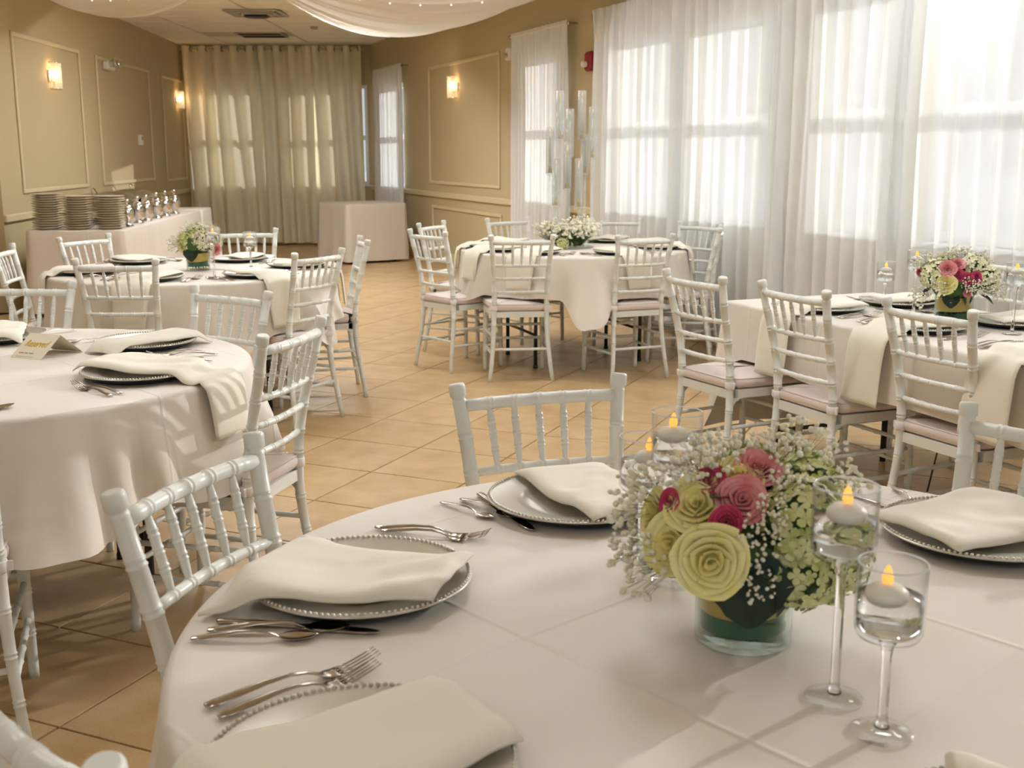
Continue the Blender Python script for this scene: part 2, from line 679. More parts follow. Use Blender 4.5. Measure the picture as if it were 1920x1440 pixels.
# room behind and beside the camera
fm = MB()
fm.box((-5.1, 3.5, CEIL / 2), (.2, 12.9, CEIL))
o = obj('wall_side', fm, M['wall'], weld=False)
tag(o, 'tan recessed wall beyond the end of the panelled left wall', 'wall', kind='structure')
fm = MB()
for c, s in (((-4.2, -3.6, CEIL / 2), (1.6, .2, CEIL)), ((5.6, -3.6, CEIL / 2), (2.2, .2, CEIL)), ((.55, -3.6, 2.75), (7.9, .2, .41)), ((.55, -3.6, .15), (7.9, .2, .3)), ((.55, -3.6, 1.5), (.25, .2, 2.6))):
    fm.box(c, s)
o = obj('wall_front', fm, M['wall'], weld=False)  # wide openings added to let sky light into the room
tag(o, 'unseen wall behind the camera with openings added to let in sky light', 'wall', kind='structure')

fl = MB()
ROOM_OUT = [(-5.2, -3.7), (6.85, -3.7), (-1.97, 17.88), (-5.2, 17.88)]
fl.prism(ROOM_OUT, -.11, -.01)
floor = obj('floor', fl, M['grout'], weld=False)
tag(floor, 'warm tan ceramic tile floor laid diagonally with dark grout', 'floor', kind='structure')
ce = MB()
ce.prism(ROOM_OUT, CEIL + .016, CEIL + .12)
ceiling = obj('ceiling', ce, M['grid'], weld=False)
tag(ceiling, 'cream suspended tile ceiling at the far end of the hall', 'ceiling', kind='structure')
gm = MB()
gm.box((20, 20, -.35), (160, 160, .2))
o = obj('ground_outside', gm, M['conc'], weld=False)
tag(o, 'pale sunlit paving outside the windows', 'ground', kind='structure')

# camera model used only to decide which repeated pieces can be seen
CT, ST = math.cos(.2019), math.sin(.2019)


def seen(x, y, z, pad=80):
    dz = z - 1.4
    d = y * CT - dz * ST
    if d < .3:
        return False
    u = 960 + 2120 * x / d
    v = 720 + 2120 * (-(y * ST + dz * CT)) / d
    return -pad < u < 1920 + pad and -pad < v < 1440 + pad


# floor tiles: grid turned 45 degrees to the window wall
TH = .4104
EA = Vector((math.cos(TH), -math.sin(TH), 0))
EB = Vector((math.sin(TH), math.cos(TH), 0))
TO = Vector((-.869, 5.485, 0))
TS = .4605
tile_mb = MB()
h = TS / 2 - .0035
tile_mb.box((0, 0, -.005), (2 * h, 2 * h, .010), None, .0012)
tile_me = tile_mb.mesh('floor_tile', M['tile'])
cells = []
for a in range(-45, 46):
    for b in range(-45, 46):
        c = TO + EA * ((a + .5) * TS) + EB * ((b + .5) * TS)
        if c.y > 17.9 or c.y < -3.4 or c.x < -4.9:
            continue
        if (c - RP).dot(RN) < -.2:
            continue
        if c.y > 9.5 and (c - LP).dot(LN) < -.2:
            continue
        vis = seen(c.x, c.y, 0, 160)
        cells.append((0 if vis else 1, c.length, c))
cells.sort(key=lambda q: (q[0], q[1]))
rest = MB()
for i, (nv, d, c) in enumerate(cells):
    if i < 300 and nv == 0:
        t = bpy.data.objects.new('floor_tile', tile_me)
        COL.objects.link(t)
        t.parent = floor
        t.location = c
        t.rotation_euler = (0, 0, -TH)
    else:
        rest.box(c + Vector((0, 0, -.005)), (2 * h, 2 * h, .010), Matrix.Rotation(-TH, 3, 'Z'))
tag(obj('floor_tile_rest', rest, M['tile'], floor, weld=False), kind='stuff')

# ceiling tiles (1.22 x 0.61) over the far end
ct_mb = MB()
ct_mb.box((0, 0, 0), (1.19, .58, .016), None, .004)
ct_me = ct_mb.mesh('ceiling_tile', M['ceil'])
rest = MB()
VENT = {}
for i in range(-6, 8):
    for j in range(-22, 34):
        c = Vector((-3.62 + i * 1.22, 17.4 - j * .61, CEIL + .006))
        if c.y < -3.3:
            continue
        if (i, j) in ((0, 2), (0, 2)):
            continue
        if c.y > 17.8:
            continue
        if seen(c.x, c.y, c.z, 30) and (c - RP).dot(RN) > -.4 and (c - LP).dot(LN) > -.4:
            t = bpy.data.objects.new('ceiling_tile', ct_me)
            COL.objects.link(t)
            t.parent = ceiling
            t.location = c
        elif (c - RP).dot(RN) > -.4:
            rest.box(c, (1.19, .58, .016))
tag(obj('ceiling_tile_rest', rest, M['ceil'], ceiling, weld=False), kind='stuff')


# windows
def window(i, side, a, b, z0, z1, label):
    root = empty('window_%d' % i, wall_pt(side, (a + b) / 2, z0, -.1))
    tag(root, label, 'window', kind='structure')
    inv = Matrix.Translation(-root.location)
    f = MB()
    k = K if side != 'B' else 1
    w = .05 / k
    wall_box(f, side, a, a + w, z0, z1, -.14, -.06)
    wall_box(f, side, b - w, b, z0, z1, -.14, -.06)
    wall_box(f, side, a + w, b - w, z0, z0 + .05, -.14, -.06)
    wall_box(f, side, a + w, b - w, z1 - .05, z1, -.14, -.06)
    obj('window_frame', f.xform(inv), M['white_metal'], root, weld=False)
    f = MB()
    wall_box(f, side, a + w, b - w, WZM - .035, WZM + .035, -.135, -.065)
    obj('meeting_rail', f.xform(inv), M['white_metal'], root, weld=False)
    for q0, q1 in ((z0 + .05, WZM - .035), (WZM + .035, z1 - .05)):
        f = MB()
        wall_box(f, side, a + w, b - w, q0, q1, -.104, -.098)
        obj('pane', f.xform(inv), M['pane'], root, weld=False)
    f = MB()
    wall_box(f, side, a - .04, b + .04, z0 - .03, z0, -.2, .03, .006)
    obj('window_sill', f.xform(inv), M['white_metal'], root, weld=False)


WL = ['narrow sash window nearest the back right corner', 'narrow sash window behind the candelabra table', 'sash window right of the red fire alarm', 'second sash window right of the red fire alarm',
      'third sash window of the big curtained bank', 'fourth sash window of the big curtained bank', 'fifth sash window of the bank, at the picture edge', 'sixth sash window of the bank, out of view',
      'seventh sash window of the bank, out of view', 'eighth sash window of the bank, out of view', 'ninth sash window of the bank, out of view', 'tenth sash window of the bank, out of view']
for i, (a, b) in enumerate(RWIN):
    window(i + 1, 'R', a, b, WZ0, WZ1, WL[i])
window(13, 'B', BW[0][0], BW[0][1], WZ0, WZ1 + .06, 'end wall window hidden behind the left of the ivory drapes')
window(14, 'B', BW[1][0], BW[1][1], WZ0, WZ1 + .06, 'end wall window showing a bright sliver beside the drapes')

# mouldings
TRIM = [0]


def trim(mb, label):
    TRIM[0] += 1
    o = obj('trim_%d' % TRIM[0], mb, M['trim'], weld=False)
    tag(o, label, 'moulding', kind='structure')


def panel_frame(side, a, b, z0, z1, label, w=.04):
    mb = MB()
    k = w / K
    for s0, s1, q0, q1 in ((a, b, z1 - w, z1), (a, b, z0, z0 + w), (a, a + k, z0 + w, z1 - w), (b - k, b, z0 + w, z1 - w)):
        wall_box(mb, side, s0, s1, q0, q1, 0, .018, .006)
    trim(mb, label)


def rail(side, a, b, z, label, hgt=.07, d=.03):
    mb = MB()
    wall_box(mb, side, a, b, z - hgt / 2, z + hgt / 2, 0, d, .01)
    trim(mb, label)


panel_frame('L', 4.88, 6.78, zz(1.05), zz(2.41), 'moulded wall panel around the first sconce on the left wall')
panel_frame('L', 2.02, 4.32, zz(1.05), zz(2.41), 'moulded wall panel under the emergency light')
panel_frame('L', .05, 1.33, zz(1.02), zz(2.41), 'moulded wall panel nearest the ivory drapes')
rail('L', .0, 7.28, zz(.86), 'cream chair rail along the left wall')
rail('L', .0, 7.28, .07, 'cream baseboard along the left wall', .14, .018)
panel_frame('R', 2.80, 5.20, zz(1.03), zz(2.405), 'moulded wall panel around the sconce on the right wall')
panel_frame('R', 2.88, 5.25, zz(.2), zz(.775), 'low moulded panel under the chair rail on the right wall')
rail('R', 1.7, 5.72, zz(.905), 'cream chair rail between the two narrow windows')
rail('R', 6.95, 7.75, zz(.905), 'short cream chair rail under the red fire alarm')
rail('R', .0, .72, zz(.905), 'stub of chair rail in the back right corner')
rail('R', 1.7, 5.9, .07, 'cream baseboard along the right wall', .14, .018)


# curtains
def curtain(name, side, a, b, z0, z1, off, amp, lam, seed, m, label, cat, group=None, ncol=None, ruffle=True, lean=0.0, nz=22):
    rnd = random.Random(seed)
    k = K if side != 'B' else 1
    L = (b - a) * k
    n = ncol or int(L / .012)
    ph = [rnd.uniform(0, 6.28) for _ in range(6)]
    lams = [lam * rnd.uniform(.8, 1.2), lam * rnd.uniform(.45, .6), lam * 1.9, lam * .33]
    P = np.zeros((nz + 1, n + 1, 3))
    for j in range(nz + 1):
        t = j / nz
        t = t ** .9
        z = z1 + (z0 - z1) * t
        for i in range(n + 1):
            x = i / n * L
            w = x + .05 * fnoise(x * 2.2, t * 1.3, seed) + lean * t * .1
            g = fnoise(x * 1.6, seed * 3.1, .4 * t)
            f = math.sin(2 * PI * w / lams[0] + ph[0] + .5 * t * math.sin(ph[4])) * (1 + .6 * g)
            f += .45 * math.sin(2 * PI * w / lams[1] + ph[1]) * (.5 + .5 * (1 - t))
            f += .5 * math.sin(2 * PI * w / lams[2] + ph[2] + t)
            f += .25 * math.sin(2 * PI * w / lams[3] + ph[3]) * (1 - t)
            f = math.copysign(abs(f) ** .8, f)
            env = amp * (.55 + .45 * t)
            if ruffle and z > z1 - .07:
                f = .35 * f + .8 * math.sin(2 * PI * x / .035 + 2 * fnoise(x * 8, 0, seed))
                env = amp * .45
            q = wall_pt(side, a + x / k, z, off + env * f)
            P[j, i] = q
    mb = MB().grid(P)
    root = empty(name, wall_pt(side, (a + b) / 2, z0, off))
    tag(root, label, cat, group)
    inv = Matrix.Translation(-root.location)
    obj('curtain_panel', mb.xform(inv), m, root, weld=False)
    return root, inv


def rod(label, side, a, b, z, off, r=.012, m=None):
    root = empty('curtain_rod', wall_pt(side, (a + b) / 2, z, off))
    tag(root, label, 'curtain rod')
    inv = Matrix.Translation(-root.location)
    mb = MB()
    mb.tube([wall_pt(side, a, z, off), wall_pt(side, b, z, off)], r, 10)
    obj('pole', mb.xform(inv), m or M['whiteplastic'], root, weld=False)
    for s in (a, b):
        mb = MB()
        mb.sphere(wall_pt(side, s, z, off), r * 1.7)
        obj('finial', mb.xform(inv), M['steel'], root, weld=False)
        mb = MB()
        mb.tube([wall_pt(side, s, z, off), wall_pt(side, s, z, 0)], r * .7, 8)
        obj('bracket', mb.xform(inv), M['steel'], root, weld=False)


RODZ = zz(2.49)
G1 = 'white sheer curtains on the window wall'
r, inv = curtain('sheer_curtain', 'R', .50, 1.90, .03, RODZ + .03, .09, .022, .12, 3, M['sheer'], 'narrow white sheer curtain nearest the back right corner', 'curtain', G1)
rod('slim curtain rod over the narrow sheer nearest the back right corner', 'R', .48, 1.92, RODZ, .09)
r, inv = curtain('sheer_curtain', 'R', 5.70, 7.03, .03, RODZ + .03, .09, .022, .11, 5, M['sheer'], 'narrow white sheer curtain behind the candelabra, left of the red alarm', 'curtain', G1)
rod('slim curtain rod over the narrow sheer behind the candelabra', 'R', 5.68, 7.05, RODZ, .09)
SH = [(7.60, 9.06, 'first panel of the wide sheer curtains, right beside the red alarm'), (8.98, 10.35, 'second panel of the wide sheer curtains, counted from the red alarm'),
      (10.2, 11.36, 'third panel of the wide sheer curtains, counted from the red alarm'), (11.30, 12.62, 'fourth panel of the wide sheer curtains, behind the right bouquet'),
      (12.55, 15.1, 'sheer curtain panel at the right picture edge')]
for i, (a, b, lab) in enumerate(SH):
    r, inv = curtain('sheer_curtain', 'R', a, b, .03, RODZ + .04, .13 + .012 * (i % 2), .046, .17, 11 + i * 7, M['sheer'], 'white ' + lab, 'curtain', G1)
    if i == 0:
        rod('long curtain rod over the wide bank of sheer curtains', 'R', 7.57, 15.15, RODZ, .10)


# ivory grommet drapes on the end wall
def drape(a, b, seed, label):
    rnd = random.Random(seed)
    n = int((b - a) / .012)
    nz = 26
    P = np.zeros((nz + 1, n + 1, 3))
    z1, z0 = CEIL - .03, .035
    lam = .235
    ph = rnd.uniform(0, 6.28)
    for j in range(nz + 1):
        t = j / nz
        z = z1 + (z0 - z1) * t
        for i in range(n + 1):
            x = a + (b - a) * i / n
            w = x + (.03 + t * .13) * fnoise(x * 1.7, t * .8, seed) - t * .09
            f = math.sin(2 * PI * w / lam + ph)
            f = math.copysign(abs(f) ** .6, f) * (1 + .4 * fnoise(x * 2.3, seed, t))
            f += (.15 + t * .8) * fnoise(w * 8, t * 1.1, seed + 3)
            P[j, i] = (x, 17.7 - .17 - .075 * f * (1 - .15 * t), z)
    root = empty('ivory_drape', ((a + b) / 2, 17.54, 0))
    tag(root, label, 'curtain', 'ivory grommet drapes on the end wall')
    inv = Matrix.Translation(-root.location)
    obj('curtain_panel', MB().grid(P).xform(inv), M['drape'], root, weld=False)
    k = math.ceil(((a / lam) * 2 * PI + ph) / PI)
    x = (k * PI - ph) / (2 * PI) * lam
    while x < b:
        ring = MB()
        pts = [(x + .004, 17.54 + .036 * math.cos(q), CEIL - .075 + .036 * math.sin(q)) for q in np.linspace(0, 2 * PI, 15)]
        ring.tube(pts, .010, 6, caps=False)
        obj('grommet', ring.xform(inv), M['steel'], root, weld=False)
        x += lam / 2
    return root, inv


r, inv = drape(-4.92, -3.78, 2, 'ivory grommet drape at the left of the end wall, behind the buffet')
rm = MB()
rm.tube([(-4.97, 17.54, CEIL - .075), (-2.2, 17.54, CEIL - .075)], .014, 10)
rr_ = empty('curtain_rod', (-3.5, 17.54, CEIL - .075))
tag(rr_, 'cream rod carrying the ivory grommet drapes', 'curtain rod')
obj('pole', rm.xform(Matrix.Translation(-rr_.location)), M['trim'], rr_, weld=False)
drape(-3.80, -2.98, 4, 'ivory grommet drape in the middle of the end wall')
drape(-3.00, -2.25, 6, 'ivory grommet drape at the right of the end wall, by the square table')


# ceiling swags
def swag(name, hub, wn_, wf_, sag, label, seed, hw=.10):
    """voile gathered at a hub and spread between two points on a wall"""
    hub, wn_, wf_ = Vector(hub), Vector(wn_), Vector(wf_)
    nu, nv = 40, 90
    across = (wf_ - wn_).normalized()
    P = np.zeros((nu + 1, nv + 1, 3))
    for i in range(nu + 1):
        u = i / nu
        for j in range(nv + 1):
            v = j / nv
            h0 = hub + across * ((v - .5) * hw)
            e = wn_ + (wf_ - wn_) * v
            q = h0 + (e - h0) * u
            s = sag * 4 * u * (1 - u) * (.80 + .3 * math.sin(PI * v))
            pl = .016 * math.sin(v * 62 + 1.5 * fnoise(v * 4, u, seed)) + .012 * math.sin(v * 27 + seed)
            q.z -= s + pl * math.sin(PI * min(1, u * 1.0 + .0)) ** .5 if 0 < u < 1 else 0
            P[i, j] = q
    root = empty(name, hub)
    tag(root, label, 'ceiling drape', 'white voile swags gathered under the ceiling')
    inv = Matrix.Translation(-hub)
    obj('voile_panel', MB().grid(P).xform(inv), M['swag'], root, weld=False)
    bl = MB()
    rnd = random.Random(seed)
    for v_ in (3, nv - 22):
        for i in range(3, nu - 1, 3):
            q = Vector(P[i, v_]) + Vector((0, 0, -.012))
            bl.sphere(q, .0065, 6, 4)
    lb = obj('fairy_lights', bl.xform(inv), M['bulb'], root, weld=False)
    lb['kind'] = 'stuff'
    return root


HUB = (-2.30, 10.05, CEIL - .02)
swag('ceiling_swag', HUB, wall_pt('L', 7.15, CEIL - .10, .02), wall_pt('L', 5.25, CEIL - .03, .02), .30, 'white voile swag with fairy lights from the hub to the left wall', 3)
swag('ceiling_swag', HUB, wall_pt('R', 8.6, CEIL - .03, .02), wall_pt('R', 3.5, CEIL - .03, .02), .42, 'white voile swag with fairy lights from the hub to the window wall', 8)


# ceiling fittings
def vent():
    root = empty('ceiling_vent', (-3.43, 16.15, CEIL - .01))
    tag(root, 'dark slotted return air vent in the ceiling before the drapes', 'vent')
    mb = MB()
    for c, s in (((0, .29, 0), (.62, .03, .02)), ((0, -.29, 0), (.62, .03, .02)), ((.3, 0, 0), (.03, .55, .02)), ((-.3, 0, 0), (.03, .55, .02)), ((0, 0, 0), (.57, .06, .02))):
        mb.box(c, s, None, .004)
    obj('vent_frame', mb, M['ventgrey'], root, weld=False)
    mb = MB()
    mb.box((0, 0, .004), (.57, .55, .006))
    obj('backing', mb, M['darkvent'], root, weld=False)
    sl = MB()
    sl.box((0, 0, 0), (.57, .022, .003), Matrix.Rotation(.6, 3, 'X'))
    me = sl.mesh('slat', M['darkvent'])
    for y in [-.25 + .05 * q for q in range(11)]:
        if abs(y) > .05:
            obj('slat', me, None, root, (0, y, -.006))


vent()
root = empty('ceiling_diffuser', (-2.95, 13.65, CEIL - .005))
tag(root, 'square ceiling air diffuser with a black round fitting under it', 'diffuser')
mb = MB()
for i, s in enumerate((.60, .46, .32)):
    z = -.012 - .010 * i
    for c, d in (((0, s / 2, z), (s, .05, .012)), ((0, -s / 2, z), (s, .05, .012)), ((s / 2, 0, z), (.05, s, .012)), ((-s / 2, 0, z), (.05, s, .012))):
        mb.box(c, d, None, .004)
obj('louvre_ring', mb, M['ventgrey'], root, weld=False)
mb = MB()
mb.lathe([(0, -.06), (.13, -.058), (.15, -.045), (.15, -.025), (0, -.02)], 24)
obj('round_fitting', mb, M['blackplastic'], root)
mb = MB()
mb.tube([(-.12, -.22, 0), (-.12, -.22, -.05)], .012, 8)
mb.lathe([(0, -.065), (.03, -.06), (.03, -.052), (0, -.05)], 12, (-.12, -.22, 0))
obj('sprinkler_head', mb, M['chrome'], root)
root = empty('smoke_detector', (-2.55, 15.2, CEIL - .004))
tag(root, 'small round detector on the ceiling tiles right of the vent', 'detector')
mb = MB()
mb.lathe([(0, -.03), (.04, -.028), (.05, -.015), (.05, 0), (0, 0)], 16)
obj('detector_body', mb, M['ventgrey'], root)


# square fill lamps added out of frame in the ceiling to brighten the room
def fill_lamp_mat(k):
    n = 'lamp%d' % k
    if n not in M:
        M[n] = mat('lamp_diffuser', (1, .96, .88), .5, var=0, emit=(.93, .97, 1.0), estr=float(k))
    return M[n]


def fill_lamp(x, y, lab, m='lamp'):
    root = empty('fill_lamp', (x, y, CEIL))
    tag(root, lab, 'ceiling lamp', 'added square fill lamps')
    mb = MB()
    for c, d in (((.30, 0, -.012), (.03, .63, .024)), ((-.30, 0, -.012), (.03, .63, .024)), ((0, .30, -.012), (.57, .03, .024)), ((0, -.30, -.012), (.57, .03, .024))):
        mb.box(c, d, None, .004)
    obj('fill_lamp_frame', mb, M['whiteplastic'], root, weld=False)
    mb = MB()
    mb.box((0, 0, -.006), (.57, .57, .006))
    obj('diffuser', mb, fill_lamp_mat(m), root, weld=False)


FILL_LAMPS = ((-2.4, 3.4, 'above the reserved table', 17), (.3, 3.6, 'over the open aisle', 20), (2.3, 3.2, 'above the long table', 11), (1.9, 5.6, 'above the far end of the long table', 14),
         (-2.8, -1.0, 'behind the camera, far left', 13), (-.7, -1.4, 'behind the camera, left of centre', 9), (1.6, -1.4, 'behind the camera, right of centre', 7), (3.6, -.8, 'behind the camera, far right', 9),
         (-1.9, 6.4, 'above the buffet-side table', 21), (.3, 6.9, 'above the candelabra table', 15), (-2.1, 9.0, 'before the left swag', 26), (-.8, 9.0, 'before the right swag', 13),
         (-2.2, 11.7, 'hidden above the swag hub', 70))
for x, y, lab, m_ in FILL_LAMPS:
    fill_lamp(x, y, 'added square ceiling fill lamp ' + lab + ', out of view', m_)


# wall fittings
def wall_root(name, side, s, z, off=0.0):
    r = empty(name, wall_pt(side, s, z, off))
    n = RN if side == 'R' else LN
    r.rotation_euler = (0, 0, math.atan2(n.y, n.x) - PI / 2 + PI)   # local -Y points into the room
    return r


def sconce(side, s, z, label):
    root = wall_root('crystal_sconce', side, s, z)
    tag(root, label, 'wall lamp', 'crystal wall sconces')
    mb = MB()
    mb.box((0, -.008, 0), (.17, .016, .10), None, .004)
    obj('backplate', mb, M['chrome'], root, weld=False)
    mb = MB()
    for zq in (.125, -.125):
        pts = [(.095 * math.cos(a), -.02 - .085 * math.sin(a), zq) for a in np.linspace(0, PI, 13)]
        mb.tube(pts, .006, 6)
        mb.tube([(-.095, -.02, zq), (.095, -.02, zq)], .005, 6)
    obj('shade_hoop', mb, M['chrome'], root, weld=False)
    mb = MB()
    for a in np.linspace(0.06, PI - .06, 13):
        for q in range(13):
            mb.sphere((.090 * math.cos(a), -.02 - .081 * math.sin(a), -.112 + q * .0187), .0088, 6, 4)
    b = obj('crystal_beads', mb, M['crystal'], root, weld=False)
    b['kind'] = 'stuff'
    mb = MB()
    mb.sphere((0, -.05, .02), .026, 10, 8, sz=1.6)
    obj('bulb', mb, M['lampbulb'], root, weld=False)


M['crystal'] = mat('crystal_bead', (.97, .93, .84), .12, var=.02, trans=.7, ior=1.3, emit=(1, .80, .52), estr=.10)
M['lampbulb'] = mat('warm_bulb', (1, .9, .7), .4, var=0, emit=(1.0, .62, .28), estr=70.0)
sconce('L', 5.80, zz(2.10), 'lit crystal sconce on the left wall above the plate stacks')
sconce('L', .42, zz(2.12), 'lit crystal sconce on the left wall beside the ivory drapes')
sconce('R', 3.80, zz(2.12), 'lit crystal sconce on the right wall between the narrow windows')

root = wall_root('emergency_light', 'L', 3.90, zz(2.33))
tag(root, 'twin head emergency light at the top of the left wall', 'emergency light')
mb = MB()
mb.box((0, -.035, 0), (.30, .07, .10), None, .015)
obj('housing', mb, M['whiteplastic'], root)
for sx in (-1, 1):
    mb = MB()
    mb.lathe([(.0, -.04), (.03, -.04), (.052, .03), (.056, .045), (.0, .045)], 16)
    mb.xform(Matrix.Translation((sx * .085, -.10, .02)) @ Matrix.Rotation(PI / 2 - .2, 4, 'X') @ Matrix.Rotation(.0, 4, 'Y'))
    obj('lamp_head', mb, M['chrome'], root)
root = wall_root('wall_thermostat', 'L', 2.66, zz(1.55))
tag(root, 'small white thermostat box on the middle left wall panel', 'thermostat')
mb = MB()
mb.box((0, -.02, 0), (.13, .04, .13), None, .008)
obj('housing', mb, M['whiteplastic'], root)
mb = MB()
mb.box((0, -.041, .02), (.08, .004, .045), None, .001)
obj('display', mb, M['ventgrey'], root)
root = wall_root('fire_alarm', 'R', 7.36, zz(2.15))
tag(root, 'dark red fire alarm with clear strobe left of the wide curtains', 'fire alarm')
mb = MB()
mb.box((0, -.03, 0), (.13, .06, .17), None, .02)
obj('housing', mb, M['red'], root)
mb = MB()
mb.box((-.0, -.085, -.025), (.055, .06, .05), None, .015)
obj('strobe', mb, M['whiteplastic'], root)
root = wall_root('alarm_strobe', 'R', 5.52, zz(2.35))
tag(root, 'white square strobe on the wall left of the candelabra curtain', 'strobe')
mb = MB()
mb.box((0, -.03, 0), (.13, .06, .13), None, .015)
obj('housing', mb, M['whiteplastic'], root)
mb = MB()
mb.sphere((0, -.065, -.015), .03, 12, 8, sz=.8)
obj('lens', mb, M['ventgrey'], root)

# ---------------------------------------------------------------- chairs
PZ = np.array([0, .2, .43, .56, .72, .91])
PXv = np.array([.196, .178, .160, .162, .174, .190])
PYv = np.array([-.235, -.208, -.186, -.198, -.228, -.270])


def post_xy(z):
    # smooth interpolation through the joints
    f = np.polynomial.polynomial.Polynomial.fit(PZ, PXv, 3)
    g = np.polynomial.polynomial.Polynomial.fit(PZ, PYv, 3)
    return float(f(z)), float(g(z))


_fx = np.polynomial.polynomial.Polynomial.fit(PZ, PXv, 3)
_fy = np.polynomial.polynomial.Polynomial.fit(PZ, PYv, 4)


def post(z):
    return float(_fx(z)), float(_fy(z))


def ringed(samples, rings, base, bump=.0028):
    """list of (position, radius) with pairs of turned beads"""
    out = [(s, base(s)) for s in samples]
    for c in rings:
        for d in (-.0055, .0055):
            out += [(c + d - .0032, base(c)), (c + d - .0012, base(c) + bump), (c + d + .0012, base(c) + bump), (c + d + .0032, base(c))]
    out.sort()
    return out


RAILS = (.722, .640, .556)


def make_chair():
    root = empty('chiavari_chair')
    w = M['chair']
    # turned back posts
    for s in (-1, 1):
        prof = ringed(list(np.linspace(0, .872, 14)), [.12, .235, .345, .492, .556, .640, .722, .80], lambda z: .0120 + .0042 * min(1, z / .43) - .0010 * max(0, z - .5) / .4, .0017)
        prof += [(.876, .0160), (.878, .0142), (.883, .0142), (.886, .0182), (.905, .0186), (.9095, .0178), (.9125, .0145)]
        prof.sort()
        pts, rr = [], []
        for z, r in prof:
            x, y = post(z)
            pts.append((s * x, y, z))
            rr.append(r)
        obj('back_post', MB().tube(pts, rr, 14), w, root)

    def bow_rail(z, r, bow, nring, name):
        x, y = post(z)
        L = 2 * (x - .010)
        pr = ringed(list(np.linspace(0, 1, 11) * L), [L * (i + 1) / (nring + 1) for i in range(nring)], lambda q: r, .0015)
        pts = [(-L / 2 + q, y - bow * (1 - (2 * q / L - 1) ** 2), z) for q, _ in pr]
        obj(name, MB().tube(pts, [a for _, a in pr], 12), w, root)
        return y - bow
    bow_rail(.864, .0140, .018, 5, 'top_rail')
    for z in RAILS:
        bow_rail(z, .0098, .016, 5, 'back_rail')
    # five turned spindles
    for i in range(5):
        u = (i + 1) / 6 * 2 - 1
        x1, y1 = post(.864)
        x0, y0 = post(.722)
        a = Vector((u * (x0 - .01), y0 - .016 * (1 - u * u), .722))
        b = Vector((u * (x1 - .01), y1 - .018 * (1 - u * u), .864))
        prof = ringed([0, .08, .16, .25, .4, .6, .75, .84, .92, 1.0], [], lambda t: .0050 + .0034 * min(1, max(0, math.sin(PI * t)) * 1.35))
        for c in (.32, .52, .72):
            for d in (-.028, .028):
                prof += [(c + d - .018, .0083), (c + d - .006, .0096), (c + d + .006, .0096), (c + d + .018, .0083)]
        prof.sort()
        obj('spindle', MB().tube([a + (b - a) * t for t, _ in prof], [q for _, q in prof], 10), w, root)
    # seat frame
    def outline(inset, n=9):
        bk, ft_, y0, y1 = .168 - inset, .202 - inset, -.192 + inset, .205 - inset
        pts = []
        for t in np.linspace(-1, 1, n):
            pts.append((-bk * -t * -1, y0 - .0 * (1 - t * t)))
        right = [(bk + (ft_ - bk) * t, y0 + (y1 - .03 - y0) * t) for t in np.linspace(.12, 1, 6)]
        corner = [(ft_ - .03 * (1 - math.cos(a)), y1 - .03 + .03 * math.sin(a)) for a in np.linspace(.2, PI / 2, 5)]
        front = [((ft_ - .03) * t, y1 + .014 * (1 - t * t)) for t in np.linspace(1, -1, 9)[1:-1]]
        return pts + right + corner + front + [(-x, y) for x, y in corner[::-1]] + [(-x, y) for x, y in right[::-1]]
    mb = MB()
    mb.prism(outline(0), .398, .434, False)
    # curved corner brackets
    for sx in (-1, 1):
        for py, dirn in ((-.186, 1), (.17, -1)):
            prof = [(0, .40), (.075 * dirn, .40)] + [(.075 * dirn * (1 - math.sin(a)) + 0.0, .335 + .065 * (math.cos(a)) - .0) for a in np.linspace(.15, PI / 2, 6)]
            x = sx * (.165 if dirn > 0 else .182)
            vs_ = [(x - .008, py + a, b) for a, b in prof] + [(x + .008, py + a, b) for a, b in prof]
            n = len(prof)
            mb.add(vs_, [tuple(range(n)), tuple(range(2 * n - 1, n - 1, -1))] + [(i, (i + 1) % n, n + (i + 1) % n, n + i) for i in range(n)], False)
    obj('seat_frame', mb, w, root)
    # cushion
    mb = MB()
    lay = []
    for z, ins in ((.436, .016), (.440, .005), (.452, -.003), (.466, -.004), (.477, .002), (.483, .012), (.489, .05), (.493, .10), (.494, .15)):
        lay.append([(x, y, z) for x, y in outline(ins)])
    mb.grid(np.array(lay), True, False, True)
    mb.add(lay[-1], [tuple(range(len(lay[-1])))], True)
    mb.add(lay[0], [tuple(range(len(lay[0]) - 1, -1, -1))], False)
    cush = obj('cushion', mb, M['cushion'], root)
    o_ = outline(.002)
    o_ = o_ + o_[:1]
    obj('piping', MB().tube([(x, y, .4775) for x, y in o_], .0035, 6, caps=False), M['cushion'], cush)
    for s in (-1, 1):
        x, y = post(.455)
        mb = MB()
        mb.lathe([(.0195, -.014), (.0212, -.012), (.0212, .012), (.0195, .014), (.017, .014), (.017, -.014), (.0195, -.014)], 14, (s * x, y, .455))
        mb.box((s * (x + .024), y - .004, .455), (.016, .004, .024))
        mb.box((s * (x - .02), y + .018, .455), (.03, .01, .022))
        obj('strap', mb, M['strap'], cush)
    # front legs
    for s in (-1, 1):
        pr = ringed([0, .03, .15, .3, .40], [.13, .25], lambda z: .0135 + .004 * z / .4, .0018)
        pts = [(s * (.184 + .006 * (1 - z / .4)), .178 + .012 * (1 - z / .4), z) for z, _ in pr]
        obj('front_leg', MB().tube(pts, [r for _, r in pr], 12), w, root)

    def stretch(a, b, name='stretcher'):
        a, b = Vector(a), Vector(b)
        L = (b - a).length
        pr = ringed(list(np.linspace(0, 1, 5)), [], lambda t: .0088)
        for c in (.3, .5, .7):
            pr += [(c - .014, .0088), (c - .006, .0106), (c + .006, .0106), (c + .014, .0088)]
        pr.sort()
        obj(name, MB().tube([a + (b - a) * t for t, _ in pr], [r for _, r in pr], 8), w, root)

